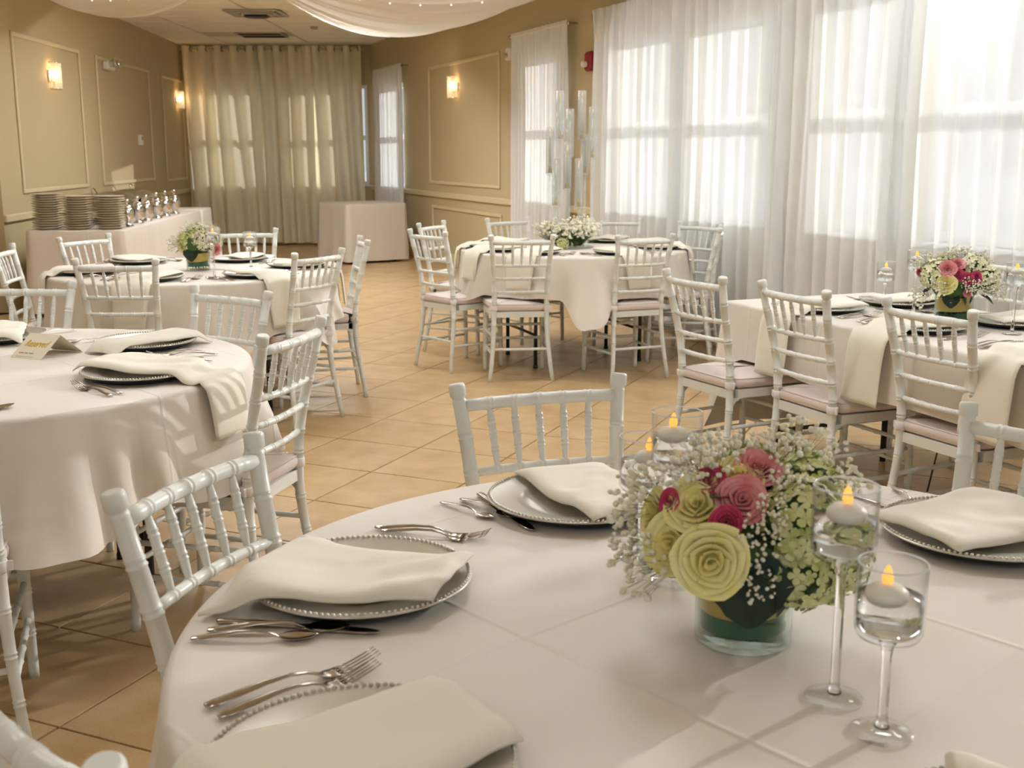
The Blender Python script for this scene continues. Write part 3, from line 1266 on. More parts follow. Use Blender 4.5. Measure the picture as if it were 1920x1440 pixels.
    def fl(z, s):
        return (s * (.184 + .006 * (1 - z / .4)), .178 + .012 * (1 - z / .4), z)

    def bl(z, s):
        x, y = post(z)
        return (s * x, y, z)
    for s in (-1, 1):
        stretch(bl(.17, s), fl(.17, s))
        stretch(bl(.275, s), fl(.275, s))
    stretch(bl(.20, -1), bl(.20, 1))
    stretch(fl(.21, -1), fl(.21, 1))
    stretch(fl(.30, -1), fl(.30, 1))
    return root


CH0 = make_chair()
CH_TREE = tree_of(CH0)
CH_USED = [False]


def chair(lx, ly, rx, ry, label, group):
    """place a chair from its left and right finials as the sitter's back is seen: the seat lies on the far side of the
    line from L to R (to the left of the direction L->R)"""
    L, R = Vector((lx, ly, 0)), Vector((rx, ry, 0))
    d = (R - L).normalized()
    fwd = Vector((-d.y, d.x, 0))
    c = (L + R) / 2 + fwd * .270
    rz = math.atan2(fwd.y, fwd.x) - PI / 2
    if not CH_USED[0]:
        CH_USED[0] = True
        o = CH0
        o.location = c
        o.rotation_euler = (0, 0, rz)
        tag(o, label, 'chair', group)
        return o
    return copy_tree(CH_TREE, c, rz, label, group)


# ---------------------------------------------------------------- tables and cloths
class RoundTable:
    def __init__(self, cx, cy, R, top, hem, lobes, label, cl_label, seed, group, leg_ang=.3, fold=.020):
        self.c = Vector((cx, cy, 0))
        self.R, self.top = R, top
        root = empty('banquet_table', (cx, cy, 0), leg_ang)
        tag(root, label, 'table', group)
        mb = MB()
        mb.lathe([(0, top - .030), (R - .004, top - .030), (R - .004, top - .005), (0, top - .005)], 48)
        obj('tabletop', mb, M['ply'], root)
        mb = MB()
        mb.lathe([(R - .003, top - .031), (R, top - .028), (R, top - .008), (R - .003, top - .0048)], 48)
        obj('edge_band', mb, M['blackplastic'], root)
        for sx in (-1, 1):
            mb = MB()
            mb.box((sx * .38, 0, top - .05), (.03, .62, .03))
            obj('leg_rail', mb, M['legmetal'], root)
            mb = MB()
            mb.tube([(sx * .38, -.27, .22), (sx * .38, .27, .22)], .010, 8)
            obj('crossbar', mb, M['legmetal'], root)
            for sy in (-1, 1):
                mb = MB()
                mb.tube([(sx * .38, sy * .27, 0), (sx * .38, sy * .27, .35), (sx * .36, sy * .27, top - .04)], [.013, .013, .013], 10)
                mb.tube([(sx * .38, sy * .27, 0), (sx * .38, sy * .27, .02)], .016, 10)
                obj('leg', mb, M['legmetal'], root)
        # cloth
        rnd = random.Random(seed)
        nt_, rings = 240, []
        fr = [rnd.uniform(0, 6.28) for _ in range(4)]
        P = []
        ang = np.linspace(0, 2 * PI, nt_, endpoint=False)
        lob = np.zeros(nt_)
        depth = np.zeros(nt_)
        for la, wdt, dep in lobes:
            dlt = (ang - math.radians(la) + PI) % (2 * PI) - PI
            q = np.exp(-(dlt / math.radians(wdt)) ** 4)
            lob += q * min(1.3, dep / .12)
            depth += q * dep
        waves = .55 * np.sin(10 * ang + fr[0] + .6 * np.sin(3 * ang)) + .4 * np.sin(17 * ang + fr[1]) + .2 * np.sin(27 * ang + fr[2])
        hemz = top - hem - depth + .010 * waves
        for r in (0.02, .15, .3, .45, .58, R - .03):
            P.append([(r * math.cos(a), r * math.sin(a), top) for a in ang])
        for a2 in np.linspace(.15, PI / 2, 5):
            rr = R - .010 + .016 * math.sin(a2)
            P.append([(rr * math.cos(a), rr * math.sin(a), top - .016 * (1 - math.cos(a2))) for a in ang])
        NZ = 14
        for k in range(1, NZ + 1):
            t = k / NZ
            row = []
            for i, a in enumerate(ang):
                z = top - .016 + (hemz[i] - (top - .016)) * t
                wv = waves[i] + .6 * fnoise(math.cos(a) * 5, math.sin(a) * 5, seed + t)
                out = .006 + t * (.012 + fold * (abs(wv + .35) ** 1.3 - .25)) + (t ** 1.2) * .075 * lob[i] + .014 * t
                out = max(out, .006)
                rr = R + out
                row.append((rr * math.cos(a), rr * math.sin(a), z))
            P.append(row)
        mb = MB().grid(np.array(P), True, True, True)
        mb.add(P[0], [tuple(range(nt_))], True)
        cl = obj('tablecloth', mb, M['cloth'], None, (cx, cy, 0))
        cl.rotation_euler = (0, 0, 0)
        tag(cl, cl_label, 'tablecloth', 'tablecloths on the round tables')
        self.plates = []

    def beyond(self, p):
        d = Vector((p.x - self.c.x, p.y - self.c.y, 0))
        r = d.length
        return r - (self.R - .010), d / max(r, 1e-6)

    def edge(self, p, q, n):
        return self.c + n * (self.R - .010)


class RectTable:
    def __init__(self, c0, e, n, L, W, top):
        self.c0, self.e, self.n, self.L, self.W, self.top = c0, e, n, L, W, top
        self.plates = []

    def pt(self, e, n, z=0.0):
        q = self.c0 + self.e * e + self.n * n
        return Vector((q.x, q.y, z))

    def beyond(self, p):
        d = Vector((p.x, p.y, 0)) - self.c0
        n = d.dot(self.n)
        e = d.dot(self.e)
        if n < .5 * self.W:
            return -n - .0, -self.n
        return n - self.W, self.n

    def edge(self, p, q, n):
        return Vector((p.x, p.y, 0)) - n * q


PLATE_R = .165


def support(tb, p):
    h = 0.0
    for c in tb.plates:
        d = math.hypot(p.x - c[0], p.y - c[1])
        if d < PLATE_R:
            h = max(h, .0265 - .007 * max(0, 1 - d / .13) ** .5)
        elif d < PLATE_R + .05:
            t = (d - PLATE_R) / .05
            h = max(h, .0265 * (1 - t * t * (3 - 2 * t)))
    return h


def napkin(tb, corners, label, seed=0, thick=.011, puff=.006, group=None, nu=34, nv=16):
    """folded napkin laid over a charger: corners = inner-left, inner-right, outer-right, outer-left in the unrolled table plane"""
    A, B, C_, D = [Vector((x, y, 0)) for x, y in corners]
    top, bot = np.zeros((nu + 1, nv + 1, 3)), np.zeros((nu + 1, nv + 1, 3))
    for i in range(nu + 1):
        u = i / nu
        for j in range(nv + 1):
            v = j / nv
            p = (A * (1 - v) + B * v) * (1 - u) + (D * (1 - v) + C_ * v) * u
            p = p + Vector((.006 * fnoise(u * 3, v * 2, seed), .006 * fnoise(u * 3 + 9, v * 2, seed), 0))
            q, n = tb.beyond(p)
            eu = 1 - (abs(2 * u - 1)) ** 14
            ev = 1 - (abs(2 * v - 1)) ** 8
            th = thick * (.35 + .65 * max(0, eu * ev) ** .5)
            wr = puff * (.9 * fnoise(u * 2.6 + seed, v * 1.7, 1.3 * seed) + .5 * fnoise(u * 5, v * 4 + seed, 2.7))
            wr += puff * .7 * math.sin(v * PI * 1.0) * (1 - u)
            wr = max(wr, -.002)
            if q <= 0:
                b = Vector((p.x, p.y, tb.top + .0015 + support(tb, p) + max(0, wr)))
                nn = Vector((0, 0, 1))
            else:
                rho = .022
                base = tb.edge(p, q, n)
                lift = .0015 + support(tb, base) * max(0, 1 - q / .05)
                if q < rho * PI / 2:
                    a = q / rho
                    b = base + n * (rho * math.sin(a)) + Vector((0, 0, tb.top + lift - rho * (1 - math.cos(a))))
                    nn = Vector((0, 0, 1)) * math.cos(a) + n * math.sin(a)
                else:
                    ex = q - rho * PI / 2
                    b = base + n * (rho + .10 * ex) + Vector((0, 0, tb.top + lift * 0 - rho - ex))
                    nn = n
                b = b + nn * (.010 + max(0, wr) * .22 + (.012 if q > .05 else .012 * q / .05))
                th *= .6
            bot[i, j] = b
            top[i, j] = b + nn * th
    mb = MB()
    mb.grid(top)
    mb.grid(bot, True, True)

    def stitch(a, b):
        n = len(a)
        mid = (np.array(a) + np.array(b)) / 2
        mb.grid(np.array([a, b]), True)
    stitch(top[0], bot[0])
    stitch(bot[-1], top[-1])
    stitch(bot[:, 0], top[:, 0])
    stitch(top[:, -1], bot[:, -1])
    o = obj('napkin', mb, M['napkin'])
    return tag(o, label, 'napkin', group or 'folded ivory napkins')


# charger plate with beaded rim
def make_charger():
    root = empty('charger_plate')
    mb = MB()
    mb.lathe([(0, .0075), (.085, .0075), (.100, .0085), (.106, .0125), (.112, .0148), (.150, .0195), (.161, .0228), (.164, .0230), (.1655, .0215), (.1640, .0195), (.150, .0165), (.112, .0115), (.100, .0055), (0, .0055)], 72)
    obj('dish', mb, M['silver'], root)
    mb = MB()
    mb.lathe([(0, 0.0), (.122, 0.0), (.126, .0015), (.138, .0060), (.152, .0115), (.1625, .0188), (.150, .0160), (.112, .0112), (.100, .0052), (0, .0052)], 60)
    u = obj('underside', mb, M['black'], root)  # black cone reaches down to the cloth, doubling as the contact shadow
    u['label'] = 'black underside, filled out as contact shade'
    mb = MB()
    for i in range(120):
        a = 2 * PI * i / 120
        mb.sphere((.1605 * math.cos(a), .1605 * math.sin(a), .0235), .0032, 6, 4)
    b = obj('beaded_rim', mb, M['silver'], root)
    return root


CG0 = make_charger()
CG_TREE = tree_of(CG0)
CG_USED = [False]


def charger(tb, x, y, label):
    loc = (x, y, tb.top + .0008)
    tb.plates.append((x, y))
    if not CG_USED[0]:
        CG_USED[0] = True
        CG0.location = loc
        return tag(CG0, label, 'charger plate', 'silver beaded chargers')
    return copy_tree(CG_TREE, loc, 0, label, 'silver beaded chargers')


# cutlery: each made along +x, tip at +x
def strip(stations, tk=.0018, cross=None, nc=5):
    """stations: (x, halfwidth, z, crown)"""
    top, bot = [], []
    for x, w, z, cr in stations:
        rt, rb = [], []
        for k in range(nc):
            v = -1 + 2 * k / (nc - 1)
            zz_ = z - cr * (1 - v * v)
            e = .5 + .5 * math.sqrt(max(0, 1 - v ** 4))
            rt.append((x, v * w, zz_ + tk * .5 * e))
            rb.append((x, v * w, zz_ - tk * .5 * e))
        top.append(rt)
        bot.append(rb)
    top, bot = np.array(top), np.array(bot)
    mb = MB()
    mb.grid(top)
    mb.grid(bot, True, True)
    for a, b in ((top[0], bot[0]), (bot[-1], top[-1]), (bot[:, 0], top[:, 0]), (top[:, -1], bot[:, -1])):
        mb.grid(np.array([a, b]), True)
    return mb


HANDLE = [(-.100, .003, .004, -.001), (-.098, .0065, .004, -.0015), (-.085, .0085, .0050, -.002), (-.06, .0078, .0085, -.002), (-.03, .0056, .0125, -.0018), (0, .0036, .0135, -.0012), (.018, .0030, .0110, -.001), (.03, .0034, .0070, -.0006)]


def make_fork():
    mb = strip(HANDLE + [(.036, .0065, .0045, .0006), (.042, .0105, .0030, .001), (.052, .0122, .0026, .001), (.060, .0122, .0034, .001)])
    for k in range(4):
        y = -.0098 + k * .00653
        s = strip([(.056, .0020, .0032, 0), (.072, .0015, .0055, 0), (.092, .0013, .0115, 0), (.106, .0007, .0175, 0)], .0016, None, 3)
        s.v = [(a, b + y, c) for a, b, c in s.v]
        mb.add(s.v, s.f)
    return mb.mesh('dinner_fork', M['steel'])


def make_spoon():
    st = [(a, b, c, d) for a, b, c, d in HANDLE]
    for t in np.linspace(0.05, .995, 10):
        x = .032 + .060 * t
        w = .0175 * math.sin(PI * t ** .75) ** .62
        st.append((x, max(w, .001), .0062 + .002 * t, .0050 * math.sin(PI * t)))
    return strip(st, .0015, None, 9).mesh('table_spoon', M['steel'])


def make_knife():
    st = [(-.115, .004, .0045, 0), (-.112, .0075, .0045, 0), (-.08, .0082, .0050, 0), (-.04, .0066, .0052, 0), (-.004, .0056, .0050, 0), (.002, .0050, .0046, 0)]
    mb = strip(st, .0055)
    st = [(.0, .0062, .0046, 0), (.010, .0090, .0046, 0), (.06, .0098, .0046, 0), (.095, .0090, .0046, 0), (.112, .0055, .0046, 0), (.117, .001, .0046, 0)]
    b = strip(st, .0014)
    mb.add(b.v, b.f)
    return mb.mesh('table_knife', M['steel'])


CUT = {'fork': (make_fork(), 'dinner_fork'), 'spoon': (make_spoon(), 'table_spoon'), 'knife': (make_knife(), 'table_knife')}


def cutlery(kind, tb, x0, y0, x1, y1, label, lift=0.0, scale=1.0, tilt=0.0):
    """from handle end (x0,y0) towards tip (x1,y1)"""
    me, nm = CUT[kind]
    o = bpy.data.objects.new(nm, me)
    COL.objects.link(o)
    a = math.atan2(y1 - y0, x1 - x0)
    o.location = ((x0 + x1) / 2, (y0 + y1) / 2, tb.top + .0006 + lift)
    o.rotation_euler = (0, tilt, a)
    o.scale = (scale,) * 3
    return tag(o, label, kind, {'fork': 'steel dinner forks', 'spoon': 'steel spoons', 'knife': 'steel table knives'}[kind])


# ---------------------------------------------------------------- the tables
GT = 'round banquet tables'
FT = RoundTable(.32, 1.47, .768, .765, .30, [(200, 12, .10), (140, 10, .07), (250, 10, .08), (20, 12, .08), (80, 12, .06)], 'round folding table under the cloth nearest the camera', 'ivory cloth on the large front table with the sharp bouquet', 1, GT, .9)
LT_ = RoundTable(-1.58, 3.36, .768, .765, .285, [(-58, 14, .07), (-22, 9, .03), (-100, 10, .05), (40, 12, .05), (150, 12, .05)], 'round folding table under the cloth with the reserved card', 'ivory cloth on the left table that holds the reserved card', 2, GT, .5, .075)
ML = RoundTable(-1.76, 6.28, .768, .765, .27, [(-22, 9, .10), (-130, 9, .06), (-60, 10, .06), (60, 10, .06), (140, 10, .06)], 'round folding table under the cloth in front of the buffet', 'ivory cloth on the round table in front of the buffet', 3, GT, .2, .028)
MC = RoundTable(.42, 7.75, .768, .765, .26, [(-86, 9, .17), (-30, 8, .05), (150, 10, .05), (-150, 9, .05), (60, 10, .05)], 'round folding table under the candelabra', 'ivory cloth on the round table with the candelabra', 4, GT, .35, .028)

RC0 = Vector((.958, 5.05, 0))
RE = Vector((.375, -.927, 0)).normalized()
RNn = Vector((.927, .375, 0)).normalized()
RTB = RectTable(RC0, RE, RNn, 2.44, .82, .75)
root = empty('banquet_table', RTB.pt(1.22, .41), math.atan2(RE.y, RE.x))
tag(root, 'long rectangular folding table under the cloth by the wide curtains', 'table')
mb = MB()
mb.box((0, 0, .73), (2.42, .80, .03))
obj('tabletop', mb, M['ply'], root)
for sx in (-1, 1):
    mb = MB()
    mb.box((sx * .95, 0, .70), (.03, .66, .03))
    obj('leg_rail', mb, M['legmetal'], root)
    mb = MB()
    mb.tube([(sx * .95, -.30, .2), (sx * .95, .30, .2)], .010, 8)
    obj('crossbar', mb, M['legmetal'], root)
    for sy in (-1, 1):
        obj('leg', MB().tube([(sx * .95, sy * .30, 0), (sx * .95, sy * .30, .72)], .014, 10), M['legmetal'], root)
# rectangular cloth with long ends
L, W, top = 2.44, .82, .75
per = []
cr = .02
NP = 34
for i in range(NP):
    per.append((L * i / NP, 0, 0, -1))
for i in range(16):
    per.append((L, W * i / 16, 1, 0))
for i in range(NP):
    per.append((L - L * i / NP, W, 0, 1))
for i in range(16):
    per.append((0, W - W * i / 16, -1, 0))
fine = []
for i in range(len(per)):
    a, b = per[i], per[(i + 1) % len(per)]
    for t in (0, .5):
        e, n = a[0] + (b[0] - a[0]) * t, a[1] + (b[1] - a[1]) * t
        fine.append((e, n))
rows = []
c_e, c_n = L / 2, W / 2


def rr_pt(e, n, off):
    """point off metres outside the table rectangle, corners rounded"""
    de, dn = 0.0, 0.0
    if e <= 1e-6:
        de = -1
    if e >= L - 1e-6:
        de = 1
    if n <= 1e-6:
        dn = -1
    if n >= W - 1e-6:
        dn = 1
    k = math.hypot(de, dn)
    return e + de / k * off, n + dn / k * off, de, dn


for s in (.0, .4, .75, .96):
    rows.append([(c_e + (e - c_e) * s, c_n + (n - c_n) * s, top) for e, n in fine])
for a2 in np.linspace(.2, PI / 2, 5):
    row = []
    for e, n in fine:
        x, y, _, _ = rr_pt(e, n, -.010 + .014 * math.sin(a2))
        row.append((x, y, top - .014 * (1 - math.cos(a2))))
    rows.append(row)
for k in range(1, 13):
    t = k / 12
    row = []
    for i, (e, n) in enumerate(fine):
        x, y, de, dn = rr_pt(e, n, 0)
        endf = max(0, 1 - e / .16) if dn else 1.0
        if de < 0:
            endf = 1.0
        hem = .50 + .012 * math.sin(e * 6)
        hem = hem + (.16 - hem) * endf ** 1.5 if (de < 0 or dn < 0) else hem
        wv = math.sin((e + n) * 11) * .5 + .5 * fnoise(e * 4, n * 4, t)
        out = .005 + t * (.012 + .012 * wv) + t * .06 * endf * (1 + .5 * wv)
        x, y, _, _ = rr_pt(e, n, out)
        row.append((x, y, top - .014 + (hem - top + .014) * t))
    rows.append(row)
P = np.array(rows)
Q = np.zeros_like(P)
for i in range(P.shape[0]):
    for j in range(P.shape[1]):
        Q[i, j] = RTB.pt(P[i, j, 0], P[i, j, 1], P[i, j, 2])
mb = MB().grid(Q, True, True, True)
o = obj('tablecloth', mb, M['cloth'])
tag(o, 'ivory cloth on the long table beside the wide sheer curtains', 'tablecloth')

# ---------------------------------------------------------------- chairs in place
g1, g2, g3, g4, g5 = ('chairs at the front table', 'chairs at the left table', 'chairs at the table before the buffet', 'chairs at the candelabra table', 'chairs at the long right table')
# (left finial, right finial) such that the seat lies to the left of L->R
chair(-.456 - .005, 1.955, -.587, 1.595, 'white chiavari chair at the left of the front table, beside the reserved table', g1)
chair(.246, 2.510, -.1245, 2.385, 'white chiavari chair facing us across the front table, left of the bouquet', g1)
chair(1.135, 1.905, .918, 2.200, 'white chiavari chair at the right picture edge beyond the front table', g1)
chair(-.605, 1.115, -.332, .840, 'white chiavari chair cut off in the bottom left corner', g1)
chair(-.681, 3.045, -.58, 3.42, 'white chiavari chair with full back at the right of the reserved table', g2)
chair(-.889, 4.05, -1.180, 4.235, 'white chiavari chair behind the reserved table, its back between two round tables', g2)
chair(-1.722, 4.39, -2.08, 4.40, 'white chiavari chair behind the reserved card, cut by the left edge', g2)
chair(-1.50, 2.30, -1.145, 2.43, 'white chiavari chair at the left edge, only seat and legs showing', g2)
chair(-2.05, 5.32, -1.68, 5.32, 'white chiavari chair seen from behind in front of the buffet-side table', g3)
chair(-2.49, 7.03, -2.67, 6.68, 'white chiavari chair between the round table and the plate stacks', g3)
chair(-1.565, 7.53, -1.93, 7.44, 'white chiavari chair behind the small bouquet, towards the ivory drapes', g3)
chair(-2.75, 6.24, -2.69, 5.87, 'white chiavari chair at the far left edge beside the panelled wall', g3)
chair(-1.08, 5.60, -.885, 5.95, 'white chiavari chair at the right of the buffet-side table, back rail visible', g3)
chair(-.82, 6.47, -.915, 6.85, 'white chiavari chair seen edge-on by the open aisle', g3)
chair(-.665, 7.44, -.425, 7.16, 'white chiavari chair at the left front of the candelabra table', g4)
chair(-.50, 8.40, -.665, 8.03, 'white chiavari chair behind the left front chair of the candelabra table', g4)
chair(.13, 8.90, -.20, 8.67, 'white chiavari chair behind the candelabra table, against the tan wall', g4)
chair(-.125, 6.86, .247, 6.90, 'white chiavari chair at the front of the candelabra table, left of two', g4)
chair(.64, 6.86, .99, 7.00, 'white chiavari chair at the front of the candelabra table, right of two', g4)
chair(.97, 8.72, .62, 8.72, 'white chiavari chair behind the candelabra, against the sheer curtains', g4)
chair(1.49, 8.03, 1.23, 8.28, 'white chiavari chair at the right rear of the candelabra table', g4)
chair(1.37, 7.50, 1.44, 7.87, 'white chiavari chair edge-on at the right of the candelabra table', g4)
chair(.660, 4.86, .845, 4.52, 'white chiavari chair at the far end of the long table row', g5)
chair(.976, 4.41, 1.135, 4.065, 'white chiavari chair in the middle of the long table row', g5)
chair(1.29, 3.885, 1.455, 3.535, 'white chiavari chair nearest us in the long table row', g5)
chair(2.40, 5.14, 2.22, 5.49, 'white chiavari chair on the curtain side of the long table', g5)

# ---------------------------------------------------------------- front table settings
charger(FT, -.224, 1.589, 'silver charger before the left chair, its napkin running off the table edge')
charger(FT, .12, 1.985, 'silver charger at the far side of the front table, left of the bouquet')
charger(FT, .785, 1.805, 'silver charger at the right edge, behind the tall candle glass')
charger(FT, -.157, 1.068, 'silver charger nearest the camera at the bottom left')
charger(FT, .46, .885, 'silver charger only just showing at the bottom right edge')
napkin(FT, [(-.058, 1.632), (-.108, 1.462), (-.435, 1.470), (-.335, 1.712)][::1], 'ivory napkin running from the left charger off the table edge', 1, .013, .012)
napkin(FT, [(.243, 1.925), (.138, 1.815), (.005, 2.105), (.185, 2.165)], 'ivory napkin on the far charger left of the bouquet', 5, .013, .010)
napkin(FT, [(.695, 1.665), (.612, 1.845), (.845, 1.99), (.965, 1.80)], 'ivory napkin on the charger at the right edge behind the candle glass', 8, .014, .012)
napkin(FT, [(-.093, 1.238), (.012, 1.092), (-.30, .83), (-.42, 1.0)], 'ivory napkin nearest the camera at the bottom left', 3, .012, .010)
napkin(FT, [(.445, 1.062), (.50, 1.01), (.49, .78), (.38, .80)], 'ivory napkin tip showing at the bottom right edge', 9, .012, .008)
S1, S2, S3, S4 = 'at the front table left setting', 'of the far setting, left of the front bouquet', 'beyond the right edge charger on the front table', 'above the bottom left charger'
cutlery('fork', FT, -.228, 1.853, -.050, 1.803, 'steel fork on top of its pair, upper side ' + S1)
cutlery('fork', FT, -.222, 1.838, -.048, 1.786, 'steel fork half hidden under its pair, upper side ' + S1, scale=.92)
cutlery('knife', FT, -.402, 1.458, -.182, 1.420, 'steel knife beside the charger ' + S1)
cutlery('spoon', FT, -.400, 1.428, -.222, 1.434, 'steel spoon beside the knife ' + S1)
cutlery('spoon', FT, -.414, 1.402, -.262, 1.406, 'outer steel spoon, nearest the camera, ' + S1, scale=.88)
cutlery('spoon', FT, -.125, 1.994, -.035, 1.905, 'outer steel spoon ' + S2, scale=.72)
cutlery('spoon', FT, -.090, 2.014, .005, 1.906, 'inner steel spoon beside the knife ' + S2, scale=.80)
cutlery('knife', FT, -.060, 2.045, .034, 1.842, 'steel knife ' + S2)
cutlery('knife', FT, .640, 2.050, .704, 1.930, 'steel knife blade ' + S3, scale=.7)
cutlery('spoon', FT, .735, 2.085, .742, 1.965, 'steel spoon ' + S3, scale=.7)
cutlery('fork', FT, -.362, 1.210, -.172, 1.332, 'upper steel fork of two ' + S4, scale=1.08)
cutlery('fork', FT, -.340, 1.186, -.168, 1.304, 'lower steel fork of two, under the rim ' + S4, scale=1.0)
cutlery('fork', FT, .36, 2.115, .345, 1.94, 'steel fork between the far charger and the candle glasses')

# ---------------------------------------------------------------- left table settings
charger(LT_, -1.225, 3.735, 'silver charger right of the reserved card')
charger(LT_, -1.075, 3.205, 'silver charger whose napkin hangs over the left table edge')
charger(LT_, -1.78, 3.86, 'silver charger behind the reserved card, cut by the left edge')
charger(LT_, -1.72, 2.80, 'silver charger at the hidden near side of the left table')
napkin(LT_, [(-1.268, 3.205), (-1.222, 3.405), (-.655, 3.205), (-.725, 3.015)], 'ivory napkin hanging down over the right edge of the left table', 4, .013, .012)
napkin(LT_, [(-1.375, 3.585), (-1.262, 3.52), (-1.020, 3.80), (-1.175, 3.925)], 'ivory napkin on the charger right of the reserved card', 6, .012, .008)
napkin(LT_, [(-1.63, 3.72), (-1.82, 3.645), (-1.95, 4.00), (-1.76, 4.07)], 'ivory napkin behind the reserved card at the left edge', 2, .014, .012)
cutlery('fork', LT_, -1.025, 2.945, -1.225, 3.075, 'dark steel fork lying tines out at the near edge of the left table')
cutlery('fork', LT_, -1.045, 2.915, -1.212, 3.052, 'second steel fork crossing under the fork at the left table edge', scale=.9)
cutlery('knife', LT_, -.985, 3.505, -1.185, 3.475, 'steel knife between the two right chargers of the left table')
cutlery('spoon', LT_, -.955, 3.56, -1.125, 3.525, 'inner steel spoon between the two right chargers of the left table')
cutlery('spoon', LT_, -.935, 3.44, -1.10, 3.44, 'outer steel spoon between the two right chargers of the left table', scale=.9)
cutlery('fork', LT_, -.99, 3.625, -1.165, 3.545, 'steel fork nearest the right charger on the left table', scale=.9)
cutlery('fork', LT_, -1.50, 3.83, -1.60, 3.70, 'steel fork behind the reserved card, nearer the right charger', scale=.9)
cutlery('spoon', LT_, -1.41, 3.86, -1.50, 3.745, 'dark steel spoon left of the right charger on the left table', scale=.9)
cutlery('fork', LT_, -1.34, 3.93, -1.45, 3.80, 'thin steel fork just behind the right charger of the left table', scale=.8)
cutlery('spoon', LT_, -1.60, 4.04, -1.70, 3.93, 'steel spoon behind the reserved card, its bowl catching the light')
cutlery('spoon', LT_, -1.36, 2.655, -1.27, 2.815, 'steel spoon bowl cut by the left picture edge')

# reserved tent card
B1, B2, B3 = Vector((-1.587, 3.523, .7655)), Vector((-1.471, 3.476, .7655)), Vector((-1.395, 3.62, .7655))
B4 = B3 + (B1 - B2)
rg = .066
R1 = (B1 + B4) / 2 + Vector((0, 0, rg))
R2 = (B2 + B3) / 2 + Vector((0, 0, rg))
root = empty('tent_card', tuple((B1 + B3) / 2))
tag(root, 'folded tan card with gold Reserved lettering on the left table', 'card')
inv = Matrix.Translation(-root.location)


def slab(p, q, r_, s, t):
    n = (q - p).cross(s - p).normalized() * t
    vs_ = [p, q, r_, s, p + n, q + n, r_ + n, s + n]
    mb = MB()
    mb.add(vs_, [(3, 2, 1, 0), (4, 5, 6, 7), (0, 1, 5, 4), (1, 2, 6, 5), (2, 3, 7, 6), (3, 0, 4, 7)], False)
    return mb


obj('front_leaf', slab(B1, B2, R2, R1, .0008).xform(inv), M['card'], root)
obj('back_leaf', slab(B3, B4, R1, R2, .0008).xform(inv), M['card'], root)


def text_on(body, size, org, ux, uy, m, name, parent, inv, shear=.35, thick=.0004, bold=0.0, xs=1.0):
    cu = bpy.data.curves.new(name, 'FONT')
    cu.body = body
    cu.size = size
    cu.shear = shear
    cu.extrude = thick
    cu.offset = bold
    cu.align_x = 'CENTER'
    cu.align_y = 'CENTER'
    cu.resolution_u = 3
    tmp = bpy.data.objects.new('tmp', cu)
    COL.objects.link(tmp)
    dg = bpy.context.evaluated_depsgraph_get()
    me = bpy.data.meshes.new_from_object(tmp.evaluated_get(dg))
    bpy.data.objects.remove(tmp)
    n = ux.cross(uy).normalized()
    Mx = Matrix((ux.normalized(), uy.normalized(), n)).transposed().to_4x4()
    Mx.translation = org
    me.transform(inv @ Mx @ Matrix.Diagonal((xs, 1, 1, 1)))
    me.materials.clear()
    me.materials.append(m)
    o = bpy.data.objects.new(name, me)
    COL.objects.link(o)
    o.parent = parent
    return o


ux = (B2 - B1)
uy = ((R1 - B1) - ux.normalized() * (R1 - B1).dot(ux.normalized()))
nn = ux.cross(uy).normalized()
if nn.y > 0 and nn.z < 0:
    nn = -nn
cen = (B1 + B2 + R1 + R2) / 4 + nn * .0014
text_on('Reserved', .038, cen + uy * .08, ux, uy, M['gold'], 'gold_lettering', root, inv, .35, .0003, .0003, .62)
mb = MB()
o0 = cen - uy * .30 - ux * .05
for k, (a, b, dy) in enumerate(((-.34, .22, -.14), (-.32, -.16, .0), (-.13, -.02, .0), (.01, .16, .0))):
    q0, q1 = o0 + ux * a + uy * dy, o0 + ux * b + uy * dy
    hh = uy.normalized() * (.0007 if k == 0 else .0022)
    mb.add([q0 - hh, q1 - hh, q1 + hh, q0 + hh], [(0, 1, 2, 3)], False)
obj('script_line', mb.xform(inv), M['ink'], root)

# dark pouch hanging behind the left table cloth
root = empty('black_pouch', (-1.005, 4.02, .545))
tag(root, 'small black pouch hanging just beyond the left table cloth', 'pouch')
mb = MB()
mb.box((0, 0, .055), (.10, .05, .13), Matrix.Rotation(.25, 3, 'Y'), .02)
obj('pouch_body', mb, M['blackplastic'], root)
mb = MB()
mb.box((.03, -.036, .085), (.012, .004, .018), None, .001)
obj('buckle', mb, M['chrome'], root)

# ---------------------------------------------------------------- settings at the other round tables
def place_setting(tb, ang, rr, hang, lab, seed, forks=True, skew=0.0, wn_=.10):
    """charger, hanging napkin and cutlery at angle ang (degrees) around a round table"""
    a = math.radians(ang)
    o = Vector((math.cos(a), math.sin(a), 0))
    t = Vector((-o.y, o.x, 0))
    c = tb.c + o * rr
    charger(tb, c.x, c.y, 'silver charger ' + lab)
    sk = t * skew
    A = c - o * .13 - t * wn_ + sk
    B = c - o * .13 + t * wn_ + sk
    e = tb.R - rr + hang
    C_ = c + o * e + t * wn_
    D = c + o * e - t * wn_
    napkin(tb, [(A.x, A.y), (B.x, B.y), (C_.x, C_.y), (D.x, D.y)], 'ivory napkin ' + lab, seed, .012, .009, nu=26, nv=10)
    if forks:
        for k, kind, off, w in ((0, 'fork', -.200, 'outer fork'), (1, 'fork', -.222, 'inner fork'), (2, 'knife', .195, 'knife'), (3, 'spoon', .225, 'spoon')):
            h0 = c + t * off * -1 + o * .08
            h1 = c + t * off * -1 - o * .10
            if (h0 - tb.c).length > tb.R - .02:
                continue
            cutlery(kind, tb, h0.x, h0.y, h1.x, h1.y, 'steel ' + w + ' beside the charger ' + lab)


